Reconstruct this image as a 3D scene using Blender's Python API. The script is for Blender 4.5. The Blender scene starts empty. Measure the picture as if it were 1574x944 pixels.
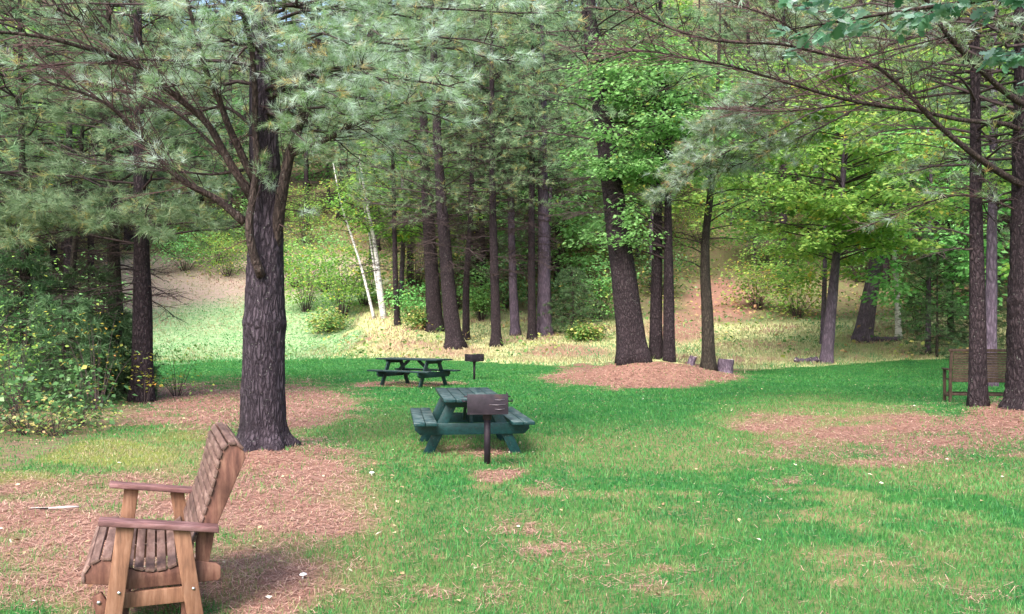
import bpy, bmesh, math, random
import numpy as np

# ------------------------------------------------------------------ basics
F, H, CX, HY = 1350.0, 1.62, 787.0, 503.0        # photo focal length (px), eye height, principal column, horizon row
sc = bpy.context.scene
COL = sc.collection
NR = np.random.RandomState(7)
PI = math.pi

def P(px, py, d):
    return ((px - CX) * d / F, d, H + (HY - py) * d / F)

def sstep(a, b, x):
    t = np.clip((x - a) / (b - a), 0, 1)
    return t * t * (3 - 2 * t)

_tab = np.random.RandomState(3).rand(256, 256)
def vnoise(x, y, s, seed=0):
    x = np.asarray(x, float) / s + seed * 17.3; y = np.asarray(y, float) / s + seed * 9.7
    xi = np.floor(x).astype(int); yi = np.floor(y).astype(int)
    fx = x - xi; fy = y - yi
    fx = fx * fx * (3 - 2 * fx); fy = fy * fy * (3 - 2 * fy)
    a = _tab[xi & 255, yi & 255]; b = _tab[(xi + 1) & 255, yi & 255]
    c = _tab[xi & 255, (yi + 1) & 255]; d = _tab[(xi + 1) & 255, (yi + 1) & 255]
    return (a * (1 - fx) + b * fx) * (1 - fy) + (c * (1 - fx) + d * fx) * fy
def fbm(x, y, s, seed=0):
    return .5 * vnoise(x, y, s, seed) + .3 * vnoise(x, y, s * .45, seed + 1) + .2 * vnoise(x, y, s * .2, seed + 2)

# ------------------------------------------------------------------ terrain
def hgt(x, y):
    x = np.asarray(x, float); y = np.asarray(y, float)
    t = np.maximum(y - 32.0, 0)
    T = 41.0
    zr = np.where(t < T, .045 * t + .0056 * t * t, .045 * T + .0056 * T * T + .50 * (t - T))
    tl = np.maximum(y - 42.0, 0)
    zl = .36 * tl - .36 * 3 * (1 - np.exp(-tl / 3))
    wl = sstep(-4.5, -10.0, x * 42 / np.maximum(y, 30))
    z = zr * (1 - wl) + zl * wl
    # far side ridges keep the clearing enclosed
    z = z + .25 * np.maximum(np.abs(x) - 24, 0) * sstep(18, 40, y)
    def mound(cx, cy, rx, ry, h):
        q = ((x - cx) / rx) ** 2 + ((y - cy) / ry) ** 2
        return h * np.exp(-1.3 * q)
    z = z + mound(4.15, 26.9, 2.5, 2.7, .62)
    z = z + mound(8.5, 15.4, 4.2, 3.0, .24)
    z = z + mound(-3.17, 11.2, 1.1, 1.0, .13)
    z = z + mound(-.29, 9.99, .22, .22, .07)
    z = z + .05 * (vnoise(x, y, 2.3, 1) - .5) + .05 * (vnoise(x, y, .8, 2) - .5) * sstep(2, 5, y)
    z = z + .9 * (vnoise(x, y, 9, 5) - .5) * sstep(46, 62, y)
    return z

def ground(px, py):
    ds = np.linspace(3, 150, 3000)
    xs = (px - CX) * ds / F; zs = H + (HY - py) * ds / F
    k = np.argmax(zs <= hgt(xs, ds))
    d = ds[k]
    return (xs[k], d, float(hgt(xs[k], d)))

# ------------------------------------------------------------------ mesh buffer
class Buf:
    def __init__(self): self.V = []; self.F = []; self.M = []; self.T = []; self.n = 0
    def add(self, V, faces, mat=0, tint=.5):
        V = np.asarray(V, float).reshape(-1, 3)
        self.V.append(V); n = len(V)
        for f in (faces if isinstance(faces, list) else [faces]):
            f = np.asarray(f, int)
            if f.ndim == 1: f = f[None]
            self.F.append(f + self.n); self.M.append(np.full(len(f), mat, int))
        self.T.append(np.broadcast_to(np.asarray(tint, float), (n,)).copy()); self.n += n
    def build(self, name, mats, parent=None, smooth=False, bevel=0, attrs=None):
        me = bpy.data.meshes.new(name)
        V = np.concatenate(self.V)
        me.vertices.add(len(V)); me.vertices.foreach_set('co', V.ravel().astype(np.float32))
        lo = np.concatenate([f.ravel() for f in self.F])
        tot = np.concatenate([np.full(len(f), f.shape[1], int) for f in self.F])
        st = np.concatenate([[0], np.cumsum(tot)[:-1]])
        me.loops.add(len(lo)); me.loops.foreach_set('vertex_index', lo.astype(np.int32))
        me.polygons.add(len(tot)); me.polygons.foreach_set('loop_start', st.astype(np.int32))
        me.polygons.foreach_set('material_index', np.concatenate(self.M).astype(np.int32))
        if smooth: me.polygons.foreach_set('use_smooth', np.ones(len(tot), bool))
        me.update(calc_edges=True)
        a = me.attributes.new('tint', 'FLOAT', 'POINT')
        a.data.foreach_set('value', np.concatenate(self.T).astype(np.float32))
        for k, v in (attrs or {}).items():
            a = me.attributes.new(k, 'FLOAT', 'POINT'); a.data.foreach_set('value', np.asarray(v, np.float32))
        for m in (mats if isinstance(mats, (list, tuple)) else [mats]): me.materials.append(m)
        o = bpy.data.objects.new(name, me); COL.objects.link(o)
        if parent is not None: o.parent = parent
        if bevel:
            b = o.modifiers.new('bevel', 'BEVEL'); b.width = bevel; b.segments = 2; b.limit_method = 'ANGLE'
        return o

def nrm(v):
    v = np.asarray(v, float); return v / max(np.linalg.norm(v), 1e-9)

def box(b, c, size, ax=None, mat=0, tint=.5):
    """box of size (sx,sy,sz) about c, ax = 3x3 rows of axis vectors"""
    s = np.array([[i, j, k] for i in (-1, 1) for j in (-1, 1) for k in (-1, 1)], float) * np.array(size) / 2
    if ax is not None: s = s @ np.asarray(ax, float)
    b.add(s + np.asarray(c, float), [[0, 1, 3, 2], [4, 6, 7, 5], [0, 4, 5, 1], [2, 3, 7, 6], [0, 2, 6, 4], [1, 5, 7, 3]], mat, tint)

def beam(b, p0, p1, w, t, wdir, mat=0, tint=.5):
    """plank from p0 to p1, width w along wdir, thickness t across"""
    p0 = np.asarray(p0, float); p1 = np.asarray(p1, float)
    a = nrm(p1 - p0); wd = np.asarray(wdir, float); wd = nrm(wd - a * np.dot(wd, a)); n = np.cross(a, wd)
    box(b, (p0 + p1) / 2, (np.linalg.norm(p1 - p0), w, t), [a, wd, n], mat, tint)

def prism(b, poly, y0, y1, mat=0, tint=.5):
    """polygon in (x,z) extruded along y"""
    n = len(poly)
    V = [(p[0], y0, p[1]) for p in poly] + [(p[0], y1, p[1]) for p in poly]
    b.add(V, [list(range(n)), list(range(2 * n - 1, n - 1, -1))] + [[i + n, (i + 1) % n + n, (i + 1) % n, i] for i in range(n)], mat, tint)

def frames(pts):
    pts = np.asarray(pts, float); t = np.gradient(pts, axis=0); t /= np.linalg.norm(t, axis=1)[:, None] + 1e-12
    ref = np.array([0, 1, 0.]) if abs(t[0][1]) < .9 else np.array([1., 0, 0])
    U = []; u = np.cross(ref, t[0])
    for k in range(len(pts)):
        u = u - t[k] * np.dot(u, t[k]); u = u / np.linalg.norm(u); U.append(u.copy())
    U = np.array(U); return t, U, np.cross(t, U)

def tube(b, pts, rad, sides=6, mat=0, tint=.5, wob=None, cap=True):
    pts = np.asarray(pts, float); m = len(pts); rad = np.broadcast_to(np.asarray(rad, float), (m,))
    t, U, W = frames(pts)
    a = np.arange(sides) * 2 * PI / sides
    R = rad[:, None] * (np.ones((m, sides)) if wob is None else wob)
    V = pts[:, None] + R[..., None] * (np.cos(a)[None, :, None] * U[:, None] + np.sin(a)[None, :, None] * W[:, None])
    i = np.arange(m - 1)[:, None] * sides; j = np.arange(sides)[None]; k = (j + 1) % sides
    q = np.stack([i + j, i + k, i + sides + k, i + sides + j], -1).reshape(-1, 4)
    fs = [q]
    if cap: fs += [np.arange(sides)[::-1], np.arange(sides) + (m - 1) * sides]
    b.add(V.reshape(-1, 3), fs, mat, tint)

def spline(pts, n):
    """Catmull-Rom through pts, n samples"""
    p = np.asarray(pts, float)
    if len(p) < 3:
        return p[0] + (p[-1] - p[0]) * np.linspace(0, 1, n)[:, None]
    q = np.vstack([2 * p[0] - p[1], p, 2 * p[-1] - p[-2]])
    u = np.linspace(0, len(p) - 1 - 1e-6, n); i = u.astype(int); f = (u - i)[:, None]
    a, b_, c, d = q[i], q[i + 1], q[i + 2], q[i + 3]
    return .5 * (2 * b_ + (c - a) * f + (2 * a - 5 * b_ + 4 * c - d) * f ** 2 + (3 * b_ - a - 3 * c + d) * f ** 3)

def sticks(b, A, B, ra, rb, mat=0, tint=.5):
    """many thin 3-sided twigs"""
    if len(A) == 0: return
    A = np.asarray(A, float); B = np.asarray(B, float)
    t = B - A; t /= np.linalg.norm(t, axis=1)[:, None] + 1e-9
    ref = np.where(np.abs(t[:, 2:3]) < .9, [[0, 0, 1.]], [[1., 0, 0]])
    u = np.cross(t, ref); u /= np.linalg.norm(u, axis=1)[:, None]; w = np.cross(t, u)
    V = []
    for p, r in ((A, ra), (B, rb)):
        r = np.broadcast_to(np.asarray(r, float), (len(A),))[:, None]
        for k in range(3):
            an = k * 2 * PI / 3
            V.append(p + r * (u * math.cos(an) + w * math.sin(an)))
    V = np.stack(V, 1)
    base = np.arange(len(A))[:, None, None] * 6
    q = np.array([[0, 1, 4, 3], [1, 2, 5, 4], [2, 0, 3, 5]])[None]
    b.add(V.reshape(-1, 3), (base + q).reshape(-1, 4), mat, tint)

def tuft_templates(n, L, w, rs, k=8, spread=(12, 72)):
    out = []
    for _ in range(k):
        th = np.radians(rs.uniform(spread[0], spread[1], n)); ph = rs.uniform(0, 2 * PI, n)
        d = np.stack([np.sin(th) * np.cos(ph), np.sin(th) * np.sin(ph), np.cos(th)], 1)
        base = np.zeros((n, 3)); base[:, 2] = rs.uniform(-.35, .25, n) * L
        l = L * rs.uniform(.75, 1.15, n)
        tip = base + d * l[:, None]; tip[:, 2] -= .0
        s = np.cross(d, rs.normal(size=(n, 3))); s /= np.linalg.norm(s, axis=1)[:, None]
        out.append(np.stack([base - s * w / 2, base + s * w / 2, tip], 1).reshape(-1, 3))
    return np.array(out)

def tufts(b, Pn, Dn, tmpl, rs, mat=0, scale=(.8, 1.2), tint=None):
    if len(Pn) == 0: return
    Pn = np.asarray(Pn, float); D = np.asarray(Dn, float); D /= np.linalg.norm(D, axis=1)[:, None] + 1e-9
    n = len(Pn)
    ref = rs.normal(size=(n, 3)); u = np.cross(D, ref); u /= np.linalg.norm(u, axis=1)[:, None]; w = np.cross(D, u)
    k = rs.randint(0, len(tmpl), n)
    s = rs.uniform(scale[0], scale[1], n)[:, None, None]
    T = tmpl[k] * s
    V = Pn[:, None] + T[..., 0:1] * u[:, None] + T[..., 1:2] * w[:, None] + T[..., 2:3] * D[:, None]
    m = T.shape[1]
    if tint is None: tint = rs.rand(n)
    b.add(V.reshape(-1, 3), np.arange(n * m).reshape(-1, 3), mat, np.repeat(tint, m))

LEAF = (np.array([[0, 0, 0], [.36, .42, .07], [0, 1, -.06], [-.36, .42, .07]]), np.array([[0, 1, 2], [0, 2, 3]]))
def _oak():
    half = [(.05, .08), (.20, .16), (.13, .26), (.34, .38), (.19, .48), (.40, .64), (.20, .70), (.22, .88), (0, 1.0)]
    V = [(0, 0, 0)] + [(x, y, .12 * x) for x, y in half] + [(-x, y, .12 * x) for x, y in half[:-1]]
    r = list(range(0, 10)); l = [0, 9] + list(range(17, 9, -1))
    return np.array(V), r, l
def leaves(b, Pn, An, Nn, size, rs, mat=0, tint=None, shape='leaf'):
    """leaves at Pn pointing along An with normal ~Nn"""
    Pn = np.asarray(Pn, float); n = len(Pn)
    if n == 0: return
    A = np.asarray(An, float); A /= np.linalg.norm(A, axis=1)[:, None] + 1e-9
    N = np.asarray(Nn, float); N = N - A * (N * A).sum(1)[:, None]; N /= np.linalg.norm(N, axis=1)[:, None] + 1e-9
    S = np.cross(A, N)
    if tint is None: tint = rs.rand(n)
    size = np.broadcast_to(np.asarray(size, float), (n,))[:, None, None]
    if shape == 'oak':
        T, r, l = _oak(); T = T * size
        V = Pn[:, None] + T[..., 0:1] * S[:, None] + T[..., 1:2] * A[:, None] + T[..., 2:3] * N[:, None]
        o = np.arange(n)[:, None] * len(_oak()[0])
        b.add(V.reshape(-1, 3), [o + np.array(r)[None], o + np.array(l)[None]], mat, np.repeat(tint, T.shape[1]))
        return
    T = LEAF[0] * size
    V = Pn[:, None] + T[..., 0:1] * S[:, None] + T[..., 1:2] * A[:, None] + T[..., 2:3] * N[:, None]
    f = np.arange(n)[:, None, None] * 4 + LEAF[1][None]
    b.add(V.reshape(-1, 3), f.reshape(-1, 3), mat, np.repeat(tint, 4))

# ------------------------------------------------------------------ materials
def newmat(name):
    m = bpy.data.materials.new(name); m.use_nodes = True
    nt = m.node_tree; nt.nodes.clear()
    out = nt.nodes.new('ShaderNodeOutputMaterial')
    return m, nt, out
def N(nt, t, **kw):
    n = nt.nodes.new(t)
    for k, v in kw.items():
        if k.startswith('_'): setattr(n, k[1:], v)
        else:
            s = n.inputs[int(k[1:])] if k[0] == 'i' and k[1:].isdigit() else n.inputs[k.replace('__', ' ')]
            if isinstance(v, bpy.types.NodeSocket): nt.links.new(v, s)
            else: s.default_value = v
    return n
def c4(c): return (c[0], c[1], c[2], 1)
def ramp(nt, fac, stops):
    r = nt.nodes.new('ShaderNodeValToRGB'); nt.links.new(fac, r.inputs[0])
    e = r.color_ramp.elements
    while len(e) < len(stops): e.new(.5)
    for k, (p, c) in enumerate(stops): e[k].position = p; e[k].color = c4(c)
    return r.outputs[0]
def mix(nt, fac, a, b, mode='MIX'):
    n = nt.nodes.new('ShaderNodeMix'); n.data_type = 'RGBA'; n.blend_type = mode
    for s, v in ((n.inputs[0], fac), (n.inputs[6], a), (n.inputs[7], b)):
        if isinstance(v, bpy.types.NodeSocket): nt.links.new(v, s)
        else: s.default_value = v if isinstance(v, (int, float)) else c4(v)
    return n.outputs[2]
def math_(nt, op, a, b=0., c=0., clamp=False):
    n = nt.nodes.new('ShaderNodeMath'); n.operation = op; n.use_clamp = clamp
    for s, v in zip(n.inputs, (a, b, c)):
        if isinstance(v, bpy.types.NodeSocket): nt.links.new(v, s)
        else: s.default_value = v
    return n.outputs[0]
def attr(nt, name): 
    n = nt.nodes.new('ShaderNodeAttribute'); n.attribute_name = name; return n.outputs['Fac']
def noise(nt, vec, scale, detail=3, rough=.6):
    n = N(nt, 'ShaderNodeTexNoise', Scale=scale, Detail=detail, Roughness=rough)
    if vec is not None: nt.links.new(vec, n.inputs['Vector'])
    return n.outputs['Fac']
def bsdf(nt, out, col, rough=.8, bump=None, bstr=.4, bdist=.02, spec=.3, metal=0.):
    p = N(nt, 'ShaderNodeBsdfPrincipled', Roughness=rough, Metallic=metal)
    p.inputs['Specular IOR Level'].default_value = spec
    if isinstance(col, bpy.types.NodeSocket): nt.links.new(col, p.inputs['Base Color'])
    else: p.inputs['Base Color'].default_value = c4(col)
    if bump is not None:
        bm = N(nt, 'ShaderNodeBump', Strength=bstr, Distance=bdist, Height=bump); nt.links.new(bm.outputs[0], p.inputs['Normal'])
    nt.links.new(p.outputs[0], out.inputs[0]); return p

def foliage_mat(name, stops, trans=.35, rough=.55, vary=.35):
    m, nt, out = newmat(name)
    c = ramp(nt, attr(nt, 'tint'), stops)
    oi = nt.nodes.new('ShaderNodeObjectInfo')
    v = N(nt, 'ShaderNodeHueSaturation', Color=c)
    nt.links.new(math_(nt, 'MULTIPLY_ADD', oi.outputs['Random'], vary, 1 - vary / 2), v.inputs['Value'])
    nt.links.new(math_(nt, 'MULTIPLY_ADD', oi.outputs['Random'], .03, .485), v.inputs['Hue'])
    p = N(nt, 'ShaderNodeBsdfPrincipled', Roughness=rough); p.inputs['Specular IOR Level'].default_value = .35
    nt.links.new(v.outputs[0], p.inputs['Base Color'])
    t = N(nt, 'ShaderNodeBsdfTranslucent'); nt.links.new(v.outputs[0], t.inputs[0])
    s = N(nt, 'ShaderNodeMixShader', i0=trans); nt.links.new(p.outputs[0], s.inputs[1]); nt.links.new(t.outputs[0], s.inputs[2])
    nt.links.new(s.outputs[0], out.inputs[0]); return m

def bark_mat(name, c_hi, c_lo, sx=14, sz=3.0, bstr=.9, moss=None):
    m, nt, out = newmat(name)
    tc = nt.nodes.new('ShaderNodeTexCoord')
    mp = N(nt, 'ShaderNodeMapping', Vector=tc.outputs['Object'], Scale=(sx, sx, sz))
    wob = N(nt, 'ShaderNodeTexNoise', Scale=1.2, Detail=3, Vector=mp.outputs[0])
    ad = N(nt, 'ShaderNodeVectorMath', _operation='MULTIPLY_ADD', i0=wob.outputs['Color'], i1=(1.3, 1.3, 1.3), i2=mp.outputs[0])
    vo = N(nt, 'ShaderNodeTexVoronoi', _feature='DISTANCE_TO_EDGE', Scale=1.0, Vector=ad.outputs[0])
    n2 = noise(nt, mp.outputs[0], 5, 5, .7)
    e = math_(nt, 'MULTIPLY', vo.outputs['Distance'], 3.0, clamp=True)
    h = math_(nt, 'MULTIPLY_ADD', n2, .6, e)
    c = mix(nt, math_(nt, 'MULTIPLY', h, .75, clamp=True), c_lo, c_hi)
    big = noise(nt, tc.outputs['Object'], 2.2, 3)
    c = mix(nt, .7, c, ramp(nt, big, [(.3, (.62, .62, .62)), (.7, (1.25, 1.2, 1.2))]), 'MULTIPLY')
    li = noise(nt, tc.outputs['Object'], 26, 2)
    c = mix(nt, math_(nt, 'MULTIPLY', ramp(nt, li, [(.66, (0, 0, 0)), (.74, (1, 1, 1))]), .5), c, moss or (.30, .32, .28))
    bsdf(nt, out, c, .9, h, bstr, .03, .15); return m

def wood_mat(name, cols, scale=(2, 2, 30), dirt=.7):
    m, nt, out = newmat(name)
    tc = nt.nodes.new('ShaderNodeTexCoord')
    mp = N(nt, 'ShaderNodeMapping', Vector=tc.outputs['Object'], Scale=scale)
    g = noise(nt, mp.outputs[0], 3, 6, .65)
    c = ramp(nt, g, [(.28, cols[0]), (.5, cols[1]), (.72, cols[2])])
    b = noise(nt, tc.outputs['Object'], 6, 4)
    c = mix(nt, dirt, c, ramp(nt, b, [(.3, (.45, .42, .42)), (.62, (1.1, 1.08, 1.08))]), 'MULTIPLY')
    t = attr(nt, 'tint')
    c = mix(nt, .6, c, ramp(nt, t, [(0, (.6, .58, .6)), (1, (1.3, 1.28, 1.3))]), 'MULTIPLY')
    bsdf(nt, out, c, .72, g, .35, .006, .3); return m

def flat_mat(name, col, rough=.6, metal=0., var=.3, spec=.4):
    m, nt, out = newmat(name)
    tc = nt.nodes.new('ShaderNodeTexCoord')
    b = noise(nt, tc.outputs['Object'], 9, 5)
    lo = tuple(x * (1 - var) for x in col); hi = tuple(min(1, x * (1 + var)) for x in col)
    bsdf(nt, out, ramp(nt, b, [(.3, lo), (.7, hi)]), rough, b, .2, .004, spec, metal); return m

MAT = {}
MAT['needle_near'] = foliage_mat('white pine needles', [(0, (.12, .23, .065)), (.3, (.23, .36, .15)), (.6, (.38, .51, .37)), (.93, (.60, .71, .64)), (.965, (.55, .42, .17))], .4, .45)
MAT['needle_mid'] = foliage_mat('pine needles further off', [(0, (.09, .165, .07)), (.45, (.19, .31, .15)), (.85, (.31, .43, .26)), (.95, (.36, .35, .12))], .45)
MAT['needle_far'] = foliage_mat('pine needles on the hill', [(0, (.12, .19, .085)), (.45, (.21, .31, .17)), (.85, (.31, .41, .25)), (.96, (.40, .38, .15))], .45)
MAT['needle_dark'] = foliage_mat('dark hemlock needles', [(0, (.05, .11, .045)), (.5, (.095, .19, .075)), (1, (.16, .26, .12))], .4)
MAT['maple'] = foliage_mat('bright green maple leaves', [(0, (.14, .34, .09)), (.5, (.25, .54, .17)), (.9, (.38, .68, .28)), (1, (.50, .60, .15))], .5)
MAT['beech'] = foliage_mat('yellowing green leaves', [(0, (.12, .27, .06)), (.5, (.26, .47, .10)), (.85, (.45, .60, .14)), (1, (.64, .53, .10))], .55)
MAT['oak'] = foliage_mat('blue green oak leaves', [(0, (.07, .20, .10)), (.5, (.15, .32, .19)), (.9, (.34, .50, .40)), (1, (.52, .62, .56))], .35, .35)
MAT['shrub'] = foliage_mat('shrub leaves', [(0, (.05, .13, .04)), (.5, (.09, .22, .065)), (.85, (.18, .33, .12)), (.95, (.34, .48, .28)), (1, (.48, .44, .12))], .35, .45)
MAT['yellow'] = foliage_mat('yellow autumn leaves', [(0, (.14, .20, .04)), (.5, (.34, .34, .05)), (.85, (.55, .42, .06)), (1, (.60, .33, .08))], .45)
MAT['under'] = foliage_mat('undergrowth leaves', [(0, (.06, .15, .04)), (.4, (.16, .29, .07)), (.7, (.40, .42, .11)), (.85, (.50, .38, .16)), (1, (.42, .22, .13))], .35)
MAT['litter'] = foliage_mat('fallen leaves', [(0, (.20, .10, .05)), (.45, (.42, .30, .16)), (.8, (.62, .55, .34)), (1, (.75, .70, .62))], .15, .6)
MAT['straw'] = foliage_mat('fallen pine needles', [(0, (.17, .072, .06)), (.5, (.36, .195, .15)), (1, (.50, .33, .26))], .1, .6)
MAT['grass'] = foliage_mat('grass blades', [(0, (.016, .11, .03)), (.3, (.046, .215, .046)), (.5, (.095, .265, .06)), (.7, (.22, .26, .10)), (1, (.38, .31, .18))], .4, .5)
MAT['meadow'] = foliage_mat('long meadow grass', [(0, (.06, .27, .07)), (.3, (.19, .36, .17)), (.55, (.36, .39, .20)), (.8, (.46, .40, .25)), (1, (.40, .25, .20))], .4, .6)
MAT['twig'] = flat_mat('twigs', (.055, .040, .040), .9, var=.4, spec=.1)
MAT['twig_red'] = flat_mat('dead reddish twigs', (.085, .052, .052), .9, var=.5, spec=.1)
MAT['bark_hero'] = bark_mat('furrowed grey pine bark', (.085, .068, .085), (.009, .006, .010), 21, 5.0, 1.0)
MAT['bark'] = bark_mat('dark pine bark', (.055, .041, .046), (.009, .006, .009), 17, 6, .9)
MAT['bark_purple'] = bark_mat('purple grey bark', (.165, .128, .17), (.05, .036, .054), 12, 3, .7)
MAT['limb'] = bark_mat('limb bark', (.075, .056, .05), (.014, .010, .010), 20, 6, .6)
MAT['moss_bark'] = bark_mat('greenish bark', (.065, .055, .045), (.012, .010, .009), 16, 5, .7, (.20, .24, .14))
def birch_mat():
    m, nt, out = newmat('white birch bark')
    tc = nt.nodes.new('ShaderNodeTexCoord')
    mp = N(nt, 'ShaderNodeMapping', Vector=tc.outputs['Object'], Scale=(3, 3, 9))
    g = noise(nt, mp.outputs[0], 1.6, 4)
    bsdf(nt, out, ramp(nt, g, [(.36, (.05, .04, .04)), (.46, (.48, .46, .45)), (.8, (.66, .64, .64))]), .7); return m
MAT['birch'] = birch_mat()
MAT['bench_slat'] = wood_mat('weathered mauve brown slats', [(.06, .033, .027), (.15, .09, .072), (.27, .185, .155)], (9, 1.5, 9))
MAT['bench_arm'] = wood_mat('stained arm boards', [(.07, .034, .033), (.165, .082, .078), (.27, .16, .155)], (2, 9, 9))
MAT['bench_leg'] = wood_mat('orange brown leg boards', [(.09, .044, .027), (.215, .108, .063), (.32, .185, .12)], (10, 10, 1.2), .4)
MAT['bench_side'] = wood_mat('red brown side boards', [(.05, .02, .016), (.15, .068, .048), (.26, .14, .095)], (9, 9, 1.6))
MAT['old_slat'] = wood_mat('old olive brown slats', [(.036, .025, .016), (.08, .056, .037), (.125, .095, .062)], (9, 1.5, 9))
MAT['old_frame'] = wood_mat('old brown frame', [(.03, .019, .014), (.07, .045, .032), (.12, .08, .058)], (9, 9, 2))
MAT['bolt'] = flat_mat('galvanised bolts', (.6, .6, .62), .35, .9, .1)
def paint_mat(name, a, b, c):
    m, nt, out = newmat(name)
    tc = nt.nodes.new('ShaderNodeTexCoord')
    mp = N(nt, 'ShaderNodeMapping', Vector=tc.outputs['Object'], Scale=(10, 1.2, 10))
    g = noise(nt, mp.outputs[0], 3, 5)
    col = ramp(nt, g, [(.3, a), (.62, b)])
    w = noise(nt, tc.outputs['Object'], 7, 5, .7)
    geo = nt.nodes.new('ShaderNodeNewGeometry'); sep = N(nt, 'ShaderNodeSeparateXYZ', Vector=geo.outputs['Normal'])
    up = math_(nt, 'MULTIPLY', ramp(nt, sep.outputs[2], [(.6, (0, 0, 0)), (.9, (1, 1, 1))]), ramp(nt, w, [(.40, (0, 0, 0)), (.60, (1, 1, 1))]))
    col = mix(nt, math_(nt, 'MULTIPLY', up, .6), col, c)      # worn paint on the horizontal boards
    t = attr(nt, 'tint'); col = mix(nt, .5, col, ramp(nt, t, [(0, (.65, .65, .65)), (1, (1.3, 1.3, 1.3))]), 'MULTIPLY')
    chip = noise(nt, tc.outputs['Object'], 38, 4, .75)
    col = mix(nt, math_(nt, 'MULTIPLY', ramp(nt, chip, [(.63, (0, 0, 0)), (.68, (1, 1, 1))]), .65), col, (.17, .15, .12))     # chipped spots
    bsdf(nt, out, col, .5, g, .3, .005, .35); return m
MAT['table'] = paint_mat('teal green painted boards', (.0015, .016, .0175), (.0035, .036, .038), (.17, .21, .20))
MAT['table_far'] = paint_mat('dark green painted boards', (.004, .014, .015), (.010, .032, .033), (.13, .15, .14))
def iron_mat():
    m, nt, out = newmat('sooty rusting iron')
    tc = nt.nodes.new('ShaderNodeTexCoord'); a = noise(nt, tc.outputs['Object'], 7, 6, .7); b = noise(nt, tc.outputs['Object'], 40, 3)
    c = ramp(nt, a, [(.35, (.011, .008, .013)), (.55, (.024, .017, .026)), (.68, (.050, .028, .024)), (.8, (.08, .066, .072))])
    bsdf(nt, out, c, .6, b, .3, .003, .4, .3); return m
MAT['iron'] = iron_mat()
MAT['iron_edge'] = flat_mat('worn bare iron', (.17, .15, .17), .45, .5, .3)
MAT['stump_top'] = flat_mat('grey cut wood', (.42, .36, .34), .85)
MAT['mushroom'] = flat_mat('white mushroom', (.85, .83, .82), .6, 0, .05)
MAT['rock'] = flat_mat('lichen grey stone', (.30, .27, .28), .9, 0, .5)

# ------------------------------------------------------------------ tags
def thing(name, label, cat, loc=(0, 0, 0), group=None, rz=0.):
    o = bpy.data.objects.new(name, None); COL.objects.link(o)
    o.location = loc; o.rotation_euler = (0, 0, rz); o.empty_display_size = .2
    o['label'] = label; o['category'] = cat
    if group: o['group'] = group
    return o
def stuff(o, label=None):
    o['kind'] = 'stuff'
    if label: o['label'] = label
    return o

# ------------------------------------------------------------------ ground sheet and its patches
def axis(lo, hi, fine_lo, fine_hi, step, grow):
    a = list(np.arange(fine_lo, fine_hi, step)); s = step; v = a[-1]
    while v < hi: s *= grow; v += s; a.append(v)
    s = step; v = a[0]; pre = []
    while v > lo: s *= grow; v -= s; pre.append(v)
    return np.array(pre[::-1] + a)
gx = axis(-150, 150, -13, 13, .12, 1.045); gy = axis(-40, 190, 3, 34, .12, 1.03)
GX, GY = np.meshgrid(gx, gy); GZ = hgt(GX, GY)

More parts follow.
